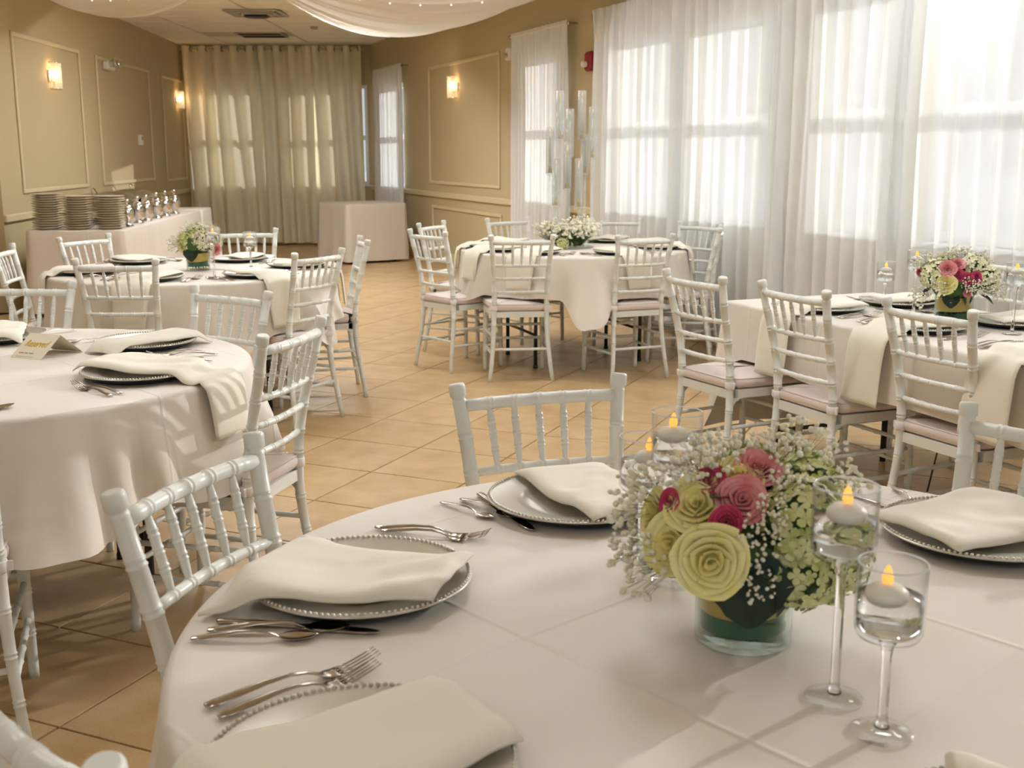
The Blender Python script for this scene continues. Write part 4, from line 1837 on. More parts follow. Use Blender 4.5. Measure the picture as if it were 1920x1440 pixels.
place_setting(MC, -118, .555, .21, 'before the left front chair of the candelabra table', 21, skew=.02)
place_setting(MC, -150, .56, .18, 'at the left front edge of the candelabra table', 22)
place_setting(MC, -62, .555, .20, 'before the right front chair of the candelabra table', 23, skew=-.03)
place_setting(MC, -10, .56, .16, 'at the right side of the candelabra table', 24)
place_setting(MC, 145, .555, .10, 'at the far left of the candelabra table', 25, forks=False)
place_setting(MC, 60, .555, .08, 'at the far side of the candelabra table, right of its flowers', 26, forks=False)
place_setting(MC, -178, .56, .20, 'at the leftmost edge of the candelabra table', 27, forks=False)
place_setting(MC, 25, .56, .10, 'at the right rear of the candelabra table', 28, forks=False)
place_setting(ML, -98, .545, .22, 'before the front chair of the buffet-side table', 31, skew=.02)
place_setting(ML, -42, .555, .24, 'before the right chair of the buffet-side table', 32)
place_setting(ML, -155, .555, .12, 'at the left edge of the buffet-side table', 33)
place_setting(ML, 140, .555, .08, 'before the chair by the plate stacks', 34)
place_setting(ML, 75, .50, .06, 'right behind the small bouquet', 35)
place_setting(ML, 12, .555, .22, 'at the aisle side of the buffet-side table', 36)

# long right table
def rect_setting(e, n, side, hang, lab, seed):
    c = RTB.pt(e, n)
    o = RNn * side
    t = RE
    charger(RTB, c.x, c.y, 'silver charger ' + lab)
    d_edge = n if side < 0 else RTB.W - n
    A = c - o * .14 - t * .10
    B = c - o * .14 + t * .10
    C_ = c + o * (d_edge + hang) + t * .10
    D = c + o * (d_edge + hang) - t * .10
    napkin(RTB, [(A.x, A.y), (B.x, B.y), (C_.x, C_.y), (D.x, D.y)], 'ivory napkin ' + lab, seed, .012, .008)
    s = -side
    for kind, off, w in (('fork', .195, 'outer fork'), ('fork', .218, 'inner fork'), ('knife', -.195, 'knife'), ('spoon', -.222, 'inner spoon'), ('spoon', -.25, 'outer spoon')):
        h0 = c + t * off * s + o * .10
        h1 = c + t * off * s - o * .10
        cutlery(kind, RTB, h0.x, h0.y, h1.x, h1.y, 'steel ' + w + ' by the charger ' + lab)


rect_setting(.45, .205, -1, .27, 'at the far end of the long table, chair side', 41)
rect_setting(1.02, .205, -1, .27, 'in the middle of the long table, chair side', 42)
rect_setting(1.62, .205, -1, .27, 'of the long table nearest the right picture edge', 43)
rect_setting(.42, .615, 1, .05, 'of the long table, curtain side, left of the bouquet', 44)
rect_setting(1.05, .615, 1, .05, 'of the long table, curtain side, right of the bouquet', 45)


# ---------------------------------------------------------------- stemmed glass candle holders
def holder_tree(h):
    bh = .088
    hs = h - bh
    rs = .0056
    root = empty('candle_holder')
    mb = MB()
    mb.lathe([(0, 0), (.033, 0), (.0348, .0012), (.034, .0026), (.020, .0052), (.0105, .0085), (0, .0095)], 40)
    obj('foot', mb, M['bowlglass'], root)
    mb = MB()
    mb.lathe([(0, .006), (.0085, .0075), (rs + .0012, .015), (rs, .024), (rs, hs - .022), (rs + .0012, hs - .010), (.010, hs - .002), (0, hs - .001)], 24)
    obj('stem', mb, M['glass'], root)
    mb = MB()
    mb.lathe([(0, hs - .0015), (.012, hs - .001), (.024, hs + .001), (.0335, hs + .0045), (.0368, hs + .011), (.0374, hs + .022), (.0374, h - .0015), (.0368, h), (.0360, h), (.0355, h - .0015), (.0355, hs + .022), (.0348, hs + .014), (.030, hs + .009), (.018, hs + .007), (0, hs + .0065)], 40)
    obj('bowl', mb, M['bowlglass'], root)
    mb = MB()
    mb.tube([(.0366 * math.cos(q), .0366 * math.sin(q), h) for q in np.linspace(0, 2 * PI, 41)], .0011, 8, caps=False)
    obj('rim', mb, M['rimglass'], root)
    wl_ = hs + .050
    mb = MB()
    mb.lathe([(0, hs + .0072), (.018, hs + .0077), (.0295, hs + .0097), (.0342, hs + .0145), (.0350, hs + .022), (.0350, wl_), (0, wl_)], 36)
    obj('water', mb, M['water'], root)
    return root, wl_


def floating_candle():
    root = empty('floating_candle')
    mb = MB()
    mb.lathe([(0, -.012), (.010, -.012), (.019, -.007), (.0235, .001), (.0225, .007), (.016, .0125), (.008, .0150), (.004, .0155), (0, .0155)], 24)
    obj('candle_body', mb, M['candlewax'], root)
    mb = MB()
    mb.lathe([(0, .0150), (.0040, .0158), (.0062, .0195), (.0060, .0235), (.0042, .029), (.0018, .0345), (0, .0365)], 14)
    obj('flame', mb, M['flame'], root)
    return root


HT = {}
for nm, hh in (('tall', .262), ('short', .200)):
    r0, wlv = holder_tree(hh)
    HT[nm] = [tree_of(r0), wlv, False]
fc0 = floating_candle()
FC = [tree_of(fc0), False]


def candle_glass(kind, x, y, z, lab, dx=0.0, dy=0.0):
    tr, wlv, used = HT[kind]
    lab1 = kind + ' stemmed glass candle holder ' + lab
    if not used:
        HT[kind][2] = True
        tr[0][0].location = (x, y, z)
        tag(tr[0][0], lab1, 'candle holder', 'stemmed glass candle holders')
    else:
        copy_tree(tr, (x, y, z), 0, lab1, 'stemmed glass candle holders')
    lab2 = 'white floating candle in the ' + kind + ' glass ' + lab
    loc = (x + dx, y + dy, z + wlv + .001)
    if not FC[1]:
        FC[1] = True
        fc0.location = loc
        tag(fc0, lab2, 'candle', 'floating candles')
    else:
        copy_tree(FC[0], loc, 0, lab2, 'floating candles')


ZF = .7658
candle_glass('tall', .382, 1.240, ZF, 'right of the front bouquet', .003, .004)
candle_glass('short', .412, 1.158, ZF, 'nearest the camera on the front table', -.006, -.004)
candle_glass('tall', .243, 1.615, ZF, 'behind the front bouquet', -.006, .0)
candle_glass('short', .205, 1.712, ZF, 'half hidden behind the front bouquet, left', .010, 0)
q = RTB.pt(.51, .455)
candle_glass('short', q.x, q.y, .7508, 'at the far left of the long table bouquet')
q = RTB.pt(.683, .46)
candle_glass('tall', q.x, q.y, .7508, 'just left of the long table bouquet')
q = RTB.pt(1.226, .437)
candle_glass('tall', q.x, q.y, .7508, 'right of the long table bouquet')
candle_glass('tall', -1.523, 5.503 + .28, ZF, 'in front of the small bouquet')
candle_glass('short', -1.46, 6.33, ZF, 'right of the small bouquet')


# ---------------------------------------------------------------- flowers
def rose_mesh(name, m, R=.036, whorls=5, seed=0, openness=1.0):
    """cup of overlapping petals, opening along +z; every petal curves out and rolls back at its lip"""
    rnd = random.Random(seed)
    mb = MB()
    for w in range(whorls):
        t = w / (whorls - 1)
        npet = 3 + w if w < 4 else 6
        r0 = R * (.10 + .80 * t ** .9)
        hgt = R * (1.25 - .25 * t)
        lean = (.10 + .55 * t ** 1.6) * openness
        z0 = -R * .75 + R * .15 * (1 - t)
        for k in range(npet):
            a0 = 2 * PI * (k + .5 * (w % 2)) / npet + rnd.uniform(-.15, .15)
            half = PI / npet * 1.42 if w else PI / npet * 1.7
            nu, nv = 6, 8
            P = np.zeros((nu + 1, nv + 1, 3))
            for i in range(nu + 1):
                u = i / nu
                for j in range(nv + 1):
                    v = j / nv * 2 - 1
                    wd = math.sin(PI * (.18 + .62 * u)) ** .7
                    a = a0 + v * half * wd
                    rad = r0 * (.35 + .65 * math.sin(min(1, u * 1.25) * PI / 2)) + hgt * lean * u ** 2 * .8
                    rad += R * .05 * (v ** 2) * u + .0025 * v * (1 if k % 2 else -1) * R / .036
                    lip = max(0, u - .82) / .18
                    rad += R * .13 * lip ** 2 * (.4 + t)
                    z = z0 + hgt * u * (1 - .10 * v * v) - R * .10 * lip ** 2 * (.3 + t)
                    P[i, j] = (rad * math.cos(a), rad * math.sin(a), z)
            mb.grid(P)
    mb.sphere((0, 0, -R * .55), R * .45, 10, 6)
    return mb.mesh(name, m, False)


def hydrangea_mesh(name, m, R=.06, n=95, seed=0, fl=.017):
    rnd = random.Random(seed)
    mb = MB()
    for k in range(n):
        zc = 1 - 1.45 * (k + .5) / n
        a = k * 2.39996 + rnd.uniform(-.2, .2)
        rxy = math.sqrt(max(0, 1 - zc * zc))
        d = Vector((rxy * math.cos(a), rxy * math.sin(a), zc))
        d = (d + Vector([rnd.uniform(-.25, .25) for _ in range(3)])).normalized()
        c = Vector((rxy * math.cos(a), rxy * math.sin(a), zc)) * R * rnd.uniform(.82, 1.06)
        q = d.to_track_quat('Z', 'Y').to_matrix() @ Matrix.Rotation(rnd.uniform(0, 6.28), 3, 'Z')
        s = fl * rnd.uniform(.8, 1.15)
        for p_ in range(4):
            rot = Matrix.Rotation(p_ * PI / 2, 3, 'Z')
            pts = []
            for (x, y, z) in ((0, 0, 0), (.35, .32, .12), (.35, -.32, .12), (.75, .48, .22), (.78, 0, .12), (.75, -.48, .22), (1.05, .22, .18), (1.05, -.22, .18)):
                pts.append(c + q @ (rot @ Vector((x * s * .72, y * s * .72, z * s))))
            mb.add(pts, [(0, 2, 4, 1), (1, 4, 3), (2, 5, 4), (4, 7, 6), (3, 4, 6), (4, 5, 7)], True)
    nf = len(mb.f)
    mb.sphere((0, 0, 0), R * .80, 12, 8)
    me = mb.mesh(name, m, False)
    me.materials.append(M['leaf2'])
    for i in range(nf, len(me.polygons)):
        me.polygons[i].material_index = 1
    return me


def breath_mesh(name, m, seed, n=46, spread=.05, length=.085, fl=.0062):
    """spray of baby's breath: fine branching stems with tiny double blooms"""
    rnd = random.Random(seed)
    mb = MB()
    stem_faces = []
    for k in range(n):
        a = rnd.uniform(0, 6.28)
        r_ = spread * math.sqrt(rnd.random())
        tip = Vector((r_ * math.cos(a), r_ * math.sin(a), length * rnd.uniform(.55, 1.05)))
        mid = Vector((tip.x * .45, tip.y * .45, tip.z * .55))
        mb.tube([(0, 0, 0), mid, tip], .00028, 3, False)
        nst = len(mb.f)
        stem_faces += range(nst - 6, nst)
        s = fl * rnd.uniform(.6, 1.15)
        for _ in range(2):
            off = Vector([rnd.uniform(-.3, .3) * s for _ in range(3)])
            mb.sphere(tip + off, s * .75, 6, 4)
    me = mb.mesh(name, m, False)
    me.materials.append(M['stemgreen'])
    for i in stem_faces:
        me.polygons[i].material_index = 1
    return me


def leaf_mesh(name, m, L=.07, W=.05, curl=.25, teeth=0):
    nu, nv = 10, 6
    P = np.zeros((nu + 1, nv + 1, 3))
    for i in range(nu + 1):
        u = i / nu
        wd = W * math.sin(PI * min(1, u * .97 + .015)) ** .75
        if teeth and i % 2:
            wd *= .93
        for j in range(nv + 1):
            v = j / nv * 2 - 1
            P[i, j] = (L * u, wd * .5 * v, -curl * L * u * u + .18 * wd * abs(v))
    mb = MB().grid(P)
    bt = P.copy()
    bt[:, :, 2] -= .0007
    mb.grid(bt, True, True)
    mb.tube([(0, 0, -.0005), (L * .5, 0, -curl * L * .25 + .0006), (L * .97, 0, -curl * L * .94 + .0006)], [.0012, .0009, .0004], 5)
    return mb.mesh(name, m, False)


FM = {
    'yellow': [rose_mesh('yellow_rose', M['yrose'], .029, 6, s, .8) for s in (1, 2)],
    'pink': [rose_mesh('pink_ranunculus', M['prose'], .0225, 6, 3, .7)],
    'magenta': [rose_mesh('magenta_spray_rose', M['hrose'], .0135, 5, 4, .8)],
    'hyd': [hydrangea_mesh('hydrangea_head', M['hydra'], .058, 90, s) for s in (1, 2)],
    'hydw': [hydrangea_mesh('hydrangea_head', M['hydraw'], .056, 90, 5)],
    'breath': [breath_mesh('breath_spray', M['breath'], s) for s in (1, 2, 3)],
    'galax': [leaf_mesh('galax_leaf', M['leaf'], .085, .095, .35, 1)],
    'leaf': [leaf_mesh('rose_leaf', M['leaf2'], .06, .032, .2)],
    'dleaf': [leaf_mesh('rose_leaf', M['leaf'], .06, .034, .2)],
}
FN = {'yellow': 'yellow_rose', 'pink': 'pink_ranunculus', 'magenta': 'magenta_spray_rose', 'hyd': 'hydrangea_head', 'hydw': 'hydrangea_head', 'breath': 'breath_spray', 'galax': 'galax_leaf', 'leaf': 'rose_leaf', 'dleaf': 'rose_leaf'}


def flower(root, kind, pos, d=None, s=1.0, k=0, spin=0.0):
    me = FM[kind][k % len(FM[kind])]
    o = bpy.data.objects.new(FN[kind], me)
    COL.objects.link(o)
    o.parent = root
    pos = Vector(pos)
    if d is None:
        d = (pos - Vector((0, 0, .09)))
    d = Vector(d).normalized()
    if kind in ('galax', 'leaf', 'dleaf'):
        q = d.to_track_quat('X', 'Z').to_matrix()
        o.rotation_euler = (q @ Matrix.Rotation(spin, 3, 'X')).to_euler()
    else:
        o.rotation_euler = (d.to_track_quat('Z', 'Y').to_matrix() @ Matrix.Rotation(spin, 3, 'Z')).to_euler()
    o.location = pos
    o.scale = (s,) * 3
    if kind in ('breath', 'hyd', 'hydw'):
        o['kind'] = 'stuff'
    return o


def vase(root, r=.064, h=.098, band=True):
    mb = MB()
    mb.lathe([(0, 0), (r - .004, 0), (r, .003), (r, h - .001), (r - .001, h), (r - .0028, h), (r - .0035, h - .001), (r - .0035, .010), (r - .008, .007), (0, .006)], 48)
    v = obj('glass_vase', mb, M['vaseglass'], root)
    if band:
        mb = MB()
        rb = r - .0045
        n = 40
        P = []
        for zt in (h * .50, h * .95):
            P.append([(rb * math.cos(2 * PI * k / n), rb * math.sin(2 * PI * k / n), zt + .004 * math.sin(2 * PI * k / n + 1)) for k in range(n)])
        mb.grid(np.array(P), True, False, True)
        b = obj('gold_ribbon', mb, M['goldmesh'], v)
    mb = MB()
    n = 60
    for turn in range(2):
        P = []
        for rr, zo in ((r - .0065 - .004 * turn, .0), (r - .0065 - .004 * turn, .026)):
            P.append([(rr * math.cos(4.2 * k / n * (1.4) + turn * 2.5), rr * math.sin(4.2 * k / n * 1.4 + turn * 2.5), .012 + zo * math.sin(PI * (k + 1) / (n + 2)) ** .5 + .012 * k / n + turn * .006) for k in range(n)])
        mb.grid(np.array(P))
    obj('leaf_wrap', mb, M['leafwrap'], v)
    mb = MB()
    rnd = random.Random(5)
    for k in range(14):
        a = rnd.uniform(0, 6.28)
        q = rnd.uniform(.2, .7) * r
        mb.tube([(q * math.cos(a), q * math.sin(a), .012), (q * .5 * math.cos(a + 1.2), q * .5 * math.sin(a + 1.2), h * .9)], .0025, 6)
    obj('stems', mb, M['stemgreen'], v)
    return v


def bouquet(loc, label, flowers, breath, leaves, vr=.064, vh=.098, core=True):
    root = empty('flower_centrepiece', loc)
    tag(root, label, 'bouquet')
    vase(root, vr, vh)
    if core:
        mb = MB()
        mb.sphere((0, 0, .145), .075, 16, 10, 1.15, 1.15, .75)
        obj('greenery', mb, M['leaf2'], root)['kind'] = 'stuff'
    for i, f in enumerate(flowers):
        flower(root, f[0], f[1], f[2] if len(f) > 2 else None, f[3] if len(f) > 3 else 1.0, i, i * .9)
    for i, (p_, d, s) in enumerate(breath):
        flower(root, 'breath', p_, d, s, i)
    for i, (k, p_, d, s, sp) in enumerate(leaves):
        flower(root, k, p_, d, s, i, sp)
    return root


rnd = random.Random(77)
fl1 = [('yellow', (-.105, -.055, .150), (-.55, -.80, .25), .95), ('yellow', (-.066, -.108, .148), (-.15, -.95, .15), 1.10), ('yellow', (-.075, -.048, .200), (-.35, -.70, .62), .98),
       ('yellow', (-.122, .0, .172), (-.9, -.2, .3), .85), ('yellow', (-.020, -.015, .225), (-.1, -.5, .85), .85), ('yellow', (-.06, .09, .16), (-.4, .85, .3), 1.0), ('yellow', (.07, .10, .16), (.4, .85, .3), .95),
       ('pink', (.010, -.005, .235), (.08, -.55, .83), 1.0), ('pink', (-.022, -.065, .212), (-.05, -.82, .55), 1.0),
       ('magenta', (-.058, -.035, .228), (-.4, -.5, .75), 1.15), ('magenta', (-.108, -.035, .200), (-.8, -.5, .4), .9), ('magenta', (-.045, -.088, .190), (-.2, -.95, .3), 1.05), ('magenta', (.085, .02, .222), (.5, -.3, .8), .8),
       ('hyd', (.058, -.045, .172), (.3, -.75, .6), 1.0), ('hyd', (.050, -.050, .115), (.35, -.9, .05), .88), ('hyd', (.102, -.01, .115), (.85, -.4, .1), .95), ('hyd', (.080, .025, .190), (.6, .1, .8), .9), ('hyd', (.02, .06, .195), (.1, .6, .8), .85)]
br1 = [((-.06, -.0, .195), (-.55, -.1, .85), .85), ((-.02, .03, .205), (-.2, .2, 1), .8), ((.03, .02, .215), (.15, -.1, 1), .75), ((.06, .04, .21), (.5, .1, .85), .9), ((-.09, .02, .17), (-.9, .1, .35), 1.0), ((-.085, -.03, .115), (-.9, -.25, .05), .9),
       ((-.10, .03, .12), (-.95, .2, -.02), .85), ((-.005, -.075, .165), (-.05, -.95, .3), .55), ((-.01, -.085, .125), (0, -1, -.05), .5), ((.00, -.075, .19), (.1, -.9, .5), .5), ((.04, -.03, .20), (.1, -.5, .9), .6), ((.085, .01, .20), (.75, -.1, .6), .75), ((-.045, -.01, .21), (-.3, -.3, .9), .75)]
lv1 = [('galax', (-.02, -.075, .150), (.15, -.45, -.88), 1.12, 0.2), ('galax', (.015, -.07, .135), (.35, -.40, -.8), .8, -.3), ('dleaf', (-.075, -.005, .125), (-.85, -.15, -.22), 1.0, .3), ('dleaf', (.10, .01, .11), (.75, -.2, -.5), 1.1, .2), ('leaf', (.09, .02, .10), (.9, .3, -.4), 1.0, .0),
       ('leaf', (-.05, .08, .12), (-.4, .9, -.1), 1.1, 0), ('leaf', (.05, .09, .12), (.3, .9, -.1), 1.1, 0), ('leaf', (-.04, -.05, .205), (-.5, -.7, .5), .7, 0), ('dleaf', (.0, -.06, .175), (.1, -1, -.1), .8, .5)]
bouquet((.308, 1.413, .7656), 'large bouquet of yellow roses, pink blooms and green hydrangea on the front table', fl1, br1, lv1)

fl2 = [('pink', (-.066, -.085, .222), (-.2, -.85, .45), 1.05), ('pink', (-.015, -.045, .238), (0, -.6, .8), .95), ('magenta', (-.030, -.098, .200), (-.1, -.9, .4), 1.25), ('magenta', (.0, -.112, .187), (0, -.95, .25), 1.25), ('magenta', (.036, -.10, .190), (.2, -.9, .3), 1.3),
       ('yellow', (-.072, -.100, .165), (-.3, -.9, .15), .9), ('pink', (.014, -.09, .132), (.1, -.95, -.1), .6), ('hydw', (-.095, -.03, .195), (-.7, -.4, .5), 1.0), ('hydw', (.062, -.005, .218), (.3, -.2, .9), .95), ('hydw', (.105, -.035, .175), (.8, -.4, .3), .9), ('hyd', (-.02, .05, .215), (0, .4, .9), .9),
       ('magenta', (-.150, -.02, .205), (-1, -.2, .2), .8), ('pink', (.125, .02, .222), (.9, 0, .5), .65), ('yellow', (.0, .1, .17), (0, 1, .2), 1.0)]
br2 = [((-.085, -.055, .145), (-.5, -.8, .05), .8), ((.03, -.08, .15), (.2, -.95, .05), .7), ((.08, -.06, .145), (.6, -.75, 0), .75), ((-.03, .0, .22), (-.3, -.2, 1), .8), ((.02, .02, .225), (.2, .1, 1), .85), ((-.09, .0, .20), (-.7, 0, .7), .9), ((.08, .02, .21), (.7, 0, .7), .8), ((-.10, -.03, .12), (-.9, -.3, -.15), .95), ((.0, -.09, .16), (0, -.95, .2), .6), ((.11, -.02, .13), (.9, -.2, 0), .8)]
lv2 = [('dleaf', (-.10, -.03, .15), (-.7, -.4, -.4), 1.0, .3), ('dleaf', (.08, -.04, .12), (.8, -.3, -.4), 1.0, .2), ('galax', (-.03, -.05, .13), (-.2, -.4, -.9), .7, 0), ('galax', (.02, -.05, .13), (.3, -.4, -.9), .6, 0), ('leaf', (0, .08, .12), (0, 1, 0), 1, 0)]
q = RTB.pt(.925 * 1.0236, .42)
bouquet((q.x, q.y, .7508), 'bouquet of magenta roses and cream hydrangea on the long right table', fl2, br2, lv2, .070, .115)

fl3 = [('hyd', (-.045, -.02, .160), (-.6, -.5, .3), 1.0), ('hydw', (.045, -.05, .165), (.2, -.8, .4), 1.0), ('hyd', (.0, .0, .200), (0, -.2, 1), .9), ('hydw', (.09, .01, .16), (.8, -.2, .4), .85), ('pink', (.115, -.04, .115), (.7, -.6, 0), .9), ('magenta', (.105, -.03, .195), (.7, -.4, .5), 1.0), ('yellow', (-.07, -.05, .13), (-.5, -.8, 0), .8), ('yellow', (.06, .05, .18), (.3, .6, .5), .9), ('pink', (-.02, .08, .17), (-.1, .9, .3), .9)]
br3 = [((-.03, -.03, .19), (-.2, -.4, .9), .8), ((.03, -.04, .20), (.2, -.4, .9), .8), ((-.08, 0, .14), (-.95, -.1, .1), .9), ((.05, -.07, .15), (.2, -.9, .1), .7), ((.07, 0, .19), (.6, 0, .8), .7)]
lv3 = [('galax', (-.02, -.05, .13), (0, -.4, -.9), .9, 0), ('dleaf', (-.06, -.02, .12), (-.9, -.2, -.2), 1, 0), ('leaf', (.07, 0, .11), (.9, -.2, -.2), 1, 0)]
bouquet((-1.732, 6.25, .7656), 'small bouquet of green and cream hydrangea on the table before the buffet', fl3, br3, lv3)

# ---------------------------------------------------------------- candelabra
CZ = .7656
CC = Vector((.405, 7.74, CZ))
root = empty('candelabra', CC)
tag(root, 'tall clear candelabra of stepped glass tubes on the round table', 'candelabra')
mb = MB()
mb.lathe([(0, 0), (.145, 0), (.150, .004), (.148, .010), (.06, .016), (0, .017)], 32)
obj('base', mb, M['tubeglass'], root)
TUBES = [(-.084, .02, 1.484, 1.801), (.063, .03, 1.484, 1.805), (-.014, .09, 1.375, 1.688), (.134, .0, 1.362, 1.698), (-.151, .0, 1.260, 1.570), (-.036, -.07, 1.161, 1.466), (-.110, -.05, 1.047, 1.362), (.040, -.09, 1.040, 1.362), (.092, .08, 1.26, 1.52)]
TN = ['second from the left, top tier', 'third tall tube, top tier', 'centre rear, behind the top tier', 'at the far right, upper tier', 'at the far left, middle tier', 'in the middle, front of the upper tiers', 'at the left, lowest tier', 'at the right, lowest tier', 'behind the far right tube']
for i, (dx, dy, zb, zt) in enumerate(TUBES):
    zb -= CZ
    zt -= CZ
    mb = MB()
    mb.tube([(dx * .55, dy * .55, .012), (dx * .9, dy * .9, .10), (dx, dy, .2), (dx, dy, zb - .006)], [.009, .008, .0075, .0075], 12)
    mb.lathe([(0, zb - .012), (.020, zb - .008), (.030, zb), (.030, zb + .004), (0, zb + .004)], 20, (dx, dy, 0))
    obj('stem', mb, M['tubeglass'], root)
    mb = MB()
    mb.lathe([(.0275, zb + .004), (.0275, zt), (.0262, zt), (.0262, zb + .004), (.0275, zb + .004)], 24, (dx, dy, 0))
    obj('glass_tube', mb, M['tubeglass'], root)
    mb = MB()
    mb.lathe([(0, zb + .004), (.013, zb + .006), (.015, zb + .03), (.011, zb + .045), (0, zb + .045)], 14, (dx, dy, 0))
    obj('candle_cup', mb, M['goldcup'] if 'goldcup' in M else M['goldmesh'], root)
    c = empty('taper_candle', CC + Vector((dx, dy, zb + .040)))
    tag(c, 'thin ivory taper candle in the candelabra, ' + TN[i], 'candle', 'taper candles in the candelabra')
    H_ = (zt - zb) - .075
    mb = MB()
    mb.lathe([(0, 0), (.0088, 0), (.0075, H_ * .9), (.006, H_), (0, H_ + .002)], 12)
    obj('candle_body', mb, M['taperwax'], c)
    mb = MB()
    mb.lathe([(0, H_ + .001), (.0045, H_ + .006), (.0040, H_ + .014), (.0015, H_ + .022), (0, H_ + .025)], 10)
    obj('flame', mb, M['flame'], c)
# flowers round its foot
root = empty('flower_ring', CC)
tag(root, 'loose ring of baby breath and greenery around the candelabra foot', 'flowers')
rnd = random.Random(9)
for i in range(22):
    a = rnd.uniform(0, 2 * PI)
    r_ = rnd.uniform(.06, .14)
    flower(root, 'breath', (r_ * math.cos(a), r_ * math.sin(a) * .9, .015), (math.cos(a) * .35, math.sin(a) * .35, 1.0), rnd.uniform(1.4, 2.3), i)
for i in range(12):
    a = rnd.uniform(0, 2 * PI)
    flower(root, 'leaf', (.12 * math.cos(a), .12 * math.sin(a), .03), (math.cos(a), math.sin(a), .5), 1.2, i, rnd.uniform(-.5, .5))
flower(root, 'dleaf', (-.10, -.12, .03), (-.6, -.6, .2), 1.4, 0, 0)
flower(root, 'hyd', (-.07, -.16, .035), (-.2, -.9, .3), .75, 0)

# ---------------------------------------------------------------- buffet
BL = Vector((-3.335, 9.76, 0))                     # near right corner of the buffet top
BA = math.radians(-4.6)
BD = Vector((math.sin(BA), math.cos(BA), 0))        # away from the camera
BX = Vector((-math.cos(BA), math.sin(BA), 0))       # towards the left wall


def bpt(d, x, z=0.0):
    q = BL + BD * d + BX * x
    return Vector((q.x, q.y, z))


def clothed_table(name, d0, d1, W, top, m, label, cl_label, hem=.04, seed=0, P0=None):
    f = P0 or bpt
    c = f((d0 + d1) / 2, W / 2)
    ang = math.atan2(f(1, 0).y - f(0, 0).y, f(1, 0).x - f(0, 0).x)
    root = empty('folding_table', (c.x, c.y, 0), ang)
    tag(root, label, 'table')
    mb = MB()
    Lx = d1 - d0
    mb.box((0, 0, top - .02), (Lx - .02, W - .02, .03), None, .004)
    obj('tabletop', mb, M['ply'], root)
    for sx in (-1, 1):
        for sy in (-1, 1):
            obj('leg', MB().tube([(sx * (Lx / 2 - .12), sy * (W / 2 - .1), 0), (sx * (Lx / 2 - .12), sy * (W / 2 - .1), top - .03)], .014, 8), M['legmetal'], root)
    rows = []
    fine = []
    N1, N2 = max(8, int(Lx / .04)), max(8, int(W / .04))
    for i in range(N1):
        fine.append((d0 + Lx * i / N1, 0))
    for i in range(N2):
        fine.append((d1, W * i / N2))
    for i in range(N1):
        fine.append((d1 - Lx * i / N1, W))
    for i in range(N2):
        fine.append((d0, W - W * i / N2))

    def outp(e, n, off):
        de = -1 if e <= d0 + 1e-6 else (1 if e >= d1 - 1e-6 else 0)
        dn = -1 if n <= 1e-6 else (1 if n >= W - 1e-6 else 0)
        k = math.hypot(de, dn) or 1
        return e + de / k * off, n + dn / k * off, abs(de * dn)
    cx_, cn_ = (d0 + d1) / 2, W / 2
    for s in (0, .5, .97):
        rows.append([tuple(f(cx_ + (e - cx_) * s, cn_ + (n - cn_) * s, top)) for e, n in fine])
    rows.append([tuple(f(*outp(e, n, .006)[:2], top - .004)) for e, n in fine])
    for k in range(0, 11):
        t = k / 10
        row = []
        for e, n in fine:
            _, _, cr_ = outp(e, n, 0)
            near = max(0, 1 - min(abs(e - d0), abs(e - d1)) / .25) * max(0, 1 - min(n, W - n) / .25)
            wv = math.sin((e * 1.3 + n * 1.7) * 9 + seed) * .5 + fnoise(e * 3, n * 3, seed + t)
            x, y, _ = outp(e, n, .010 + t * (.010 + .014 * wv + .03 * near))
            row.append(tuple(f(x, y, top - .012 + (hem - top + .012) * t)))
        rows.append(row)
    mb = MB().grid(np.array(rows), True, True, True)
    o = obj('tablecloth', mb, m)
    tag(o, cl_label, 'tablecloth')


clothed_table('buffet', 0, 3.45, .80, .75, M['buffetcloth'], 'long folding buffet table under its floor length cloth', 'greige floor length cloth on the long buffet by the left wall', .04, 2)
clothed_table('buffet', 3.56, 4.15, .80, .75, M['whitecloth'], 'short folding table at the far end of the buffet', 'white cloth on the short table at the far end of the buffet', .04, 5)
SQ0 = Vector((-2.08, 14.45, 0))
sx_ = Vector((.82, .57, 0)).normalized()
sy_ = Vector((-.57, .82, 0)).normalized()


def spt(d, x, z=0.0):
    q = SQ0 + sx_ * d + sy_ * x
    return Vector((q.x, q.y, z))


clothed_table('square', 0, .84, .82, .76, M['buffetcloth'], 'square table standing alone before the ivory drapes', 'mauve grey cloth on the lone square table before the drapes', .03, 8, spt)

# plate stacks
pm = MB()
pm.lathe([(0, 0), (.075, 0), (.080, .004), (.105, .010), (.128, .018), (.1295, .0205), (.126, .0205), (.10, .0125), (.078, .007), (0, .006)], 36)
plate_me = pm.mesh('dinner_plate', M['plate'])
ORD = ['topmost', 'second', 'third', 'fourth', 'fifth', 'sixth', 'seventh', 'eighth', 'ninth', 'tenth', 'eleventh', 'twelfth', 'thirteenth', 'fourteenth', 'fifteenth']
rnd = random.Random(4)
for sx, sy, n, nm in ((.66, .14, 15, 'left'), (.405, .14, 14, 'middle'), (.14, .15, 14, 'right')):
    for k in range(n):
        q = bpt(sy, sx)
        o = bpy.data.objects.new('dinner_plate', plate_me)
        COL.objects.link(o)
        o.location = (q.x + rnd.uniform(-.004, .004), q.y + rnd.uniform(-.004, .004), .7515 + k * .0203)
        kk = n - 1 - k
        tag(o, 'cream dinner plate, %s in the %s stack on the buffet' % (ORD[kk] if kk == 0 else ORD[kk] + ' from the top', nm), 'plate', 'stacked dinner plates on the buffet')


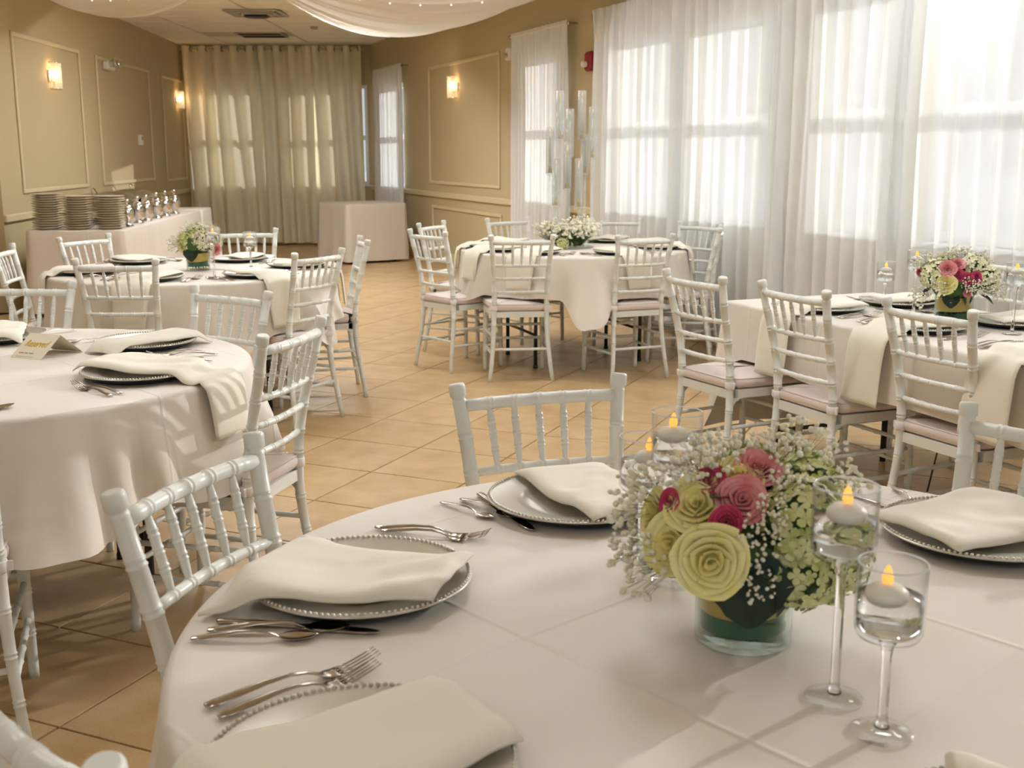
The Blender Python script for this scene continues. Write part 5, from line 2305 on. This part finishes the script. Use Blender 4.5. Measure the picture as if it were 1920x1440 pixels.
# chafing dishes
def chafing(d, lab):
    c = bpt(d, .46, .7515)
    root = empty('chafing_dish', c, math.atan2(BX.y, BX.x))
    tag(root, lab, 'chafing dish', 'chrome chafing dishes on the buffet')
    mb = MB()
    mb.box((0, 0, .155), (.34, .52, .075), None, .012)
    obj('water_pan', mb, M['chrome'], root)
    mb = MB()
    mb.box((0, 0, .197), (.36, .54, .012), None, .004)
    obj('rim', mb, M['chrome'], root)
    P = []
    for x in np.linspace(-1, 1, 13):
        row = []
        for y in np.linspace(-1, 1, 15):
            hh = (max(0, 1 - abs(x) ** 3.2) * max(0, 1 - abs(y) ** 3.2)) ** .45
            row.append((x * .172, y * .262, .203 + .075 * hh))
        P.append(row)
    lid = obj('lid', MB().grid(np.array(P)), M['foil'], root)
    mb = MB()
    mb.tube([(-.02 + .0, -.05, .278), (0, -.045, .318), (0, 0, .328), (0, .045, .318), (0, .05, .278)], .005, 8)
    obj('handle', mb, M['steel'], lid)
    for sx in (-1, 1):
        for sy in (-1, 1):
            mb = MB()
            mb.tube([(sx * .15, sy * .23, .195), (sx * .155, sy * .235, .10), (sx * .165, sy * .25, 0)], .007, 8)
            mb.sphere((sx * .165, sy * .25, .006), .010, 8, 5, sz=.6)
            obj('leg', mb, M['chrome'], root)
    for sy in (-1, 1):
        mb = MB()
        mb.lathe([(0, 0), (.038, 0), (.040, .003), (.040, .055), (.034, .058), (.012, .060), (0, .060)], 16, (0, sy * .13, 0))
        obj('fuel_can', mb, M['legmetal'], root)


chafing(.85, 'chrome chafing dish nearest the plate stacks')
chafing(1.55, 'chrome chafing dish in the middle of the buffet')
chafing(2.25, 'chrome chafing dish furthest from the plate stacks')


# polished beverage urns and ball knobs in front of the dishes
def server(d, x, lab, s=1.0):
    c = bpt(d, x, .7515)
    root = empty('chrome_server', c, 1.2)
    tag(root, lab, 'server', 'polished chrome servers on the buffet edge')
    mb = MB()
    mb.lathe([(0, 0), (.045 * s, 0), (.05 * s, .006 * s), (.03 * s, .014 * s), (.022 * s, .03 * s), (.040 * s, .055 * s), (.058 * s, .085 * s), (.060 * s, .12 * s), (.050 * s, .150 * s), (.044 * s, .160 * s), (0, .160 * s)], 20)
    obj('bowl', mb, M['chrome'], root)
    mb = MB()
    mb.lathe([(.046 * s, .160 * s), (.046 * s, .166 * s), (.030 * s, .185 * s), (.008 * s, .194 * s), (.006 * s, .200 * s), (.018 * s, .212 * s), (.020 * s, .222 * s), (.012 * s, .236 * s), (0, .240 * s)], 18)
    obj('lid', mb, M['chrome'], root)
    mb = MB()
    mb.tube([(.056 * s, 0, .13 * s), (.09 * s, 0, .14 * s), (.10 * s, 0, .11 * s), (.085 * s, 0, .08 * s), (.058 * s, 0, .085 * s)], .005 * s, 8)
    obj('handle', mb, M['legmetal'], root)


for i, (d, x, s) in enumerate(((.55, .09, 1.0), (.98, .10, 1.05), (1.32, .10, 1.05), (1.75, .10, 1.1), (2.15, .10, 1.1), (2.6, .10, 1.1))):
    server(d, x, 'polished chrome lidded server, ' + ['nearest the right plate stack', 'second', 'third', 'fourth', 'fifth', 'furthest'][i] + (' in the row along the buffet edge' if i else ' on the buffet edge'), s)
# serving spoon and tray
root = empty('serving_tray', bpt(.42, .02 + .06, .7512), 0)
tag(root, 'flat steel tray at the buffet edge beside the right plate stack', 'tray')
mb = MB()
mb.box((0, 0, .003), (.10, .16, .006), None, .003)
obj('tray_body', mb, M['foil'], root)
mb = MB()
mb.tube([(-.03, -.05, .012), (.02, .05, .012)], .006, 6)
obj('tongs', mb, M['steel'], root)

# names of repeats: Blender's own suffix is already in place; nothing else to do
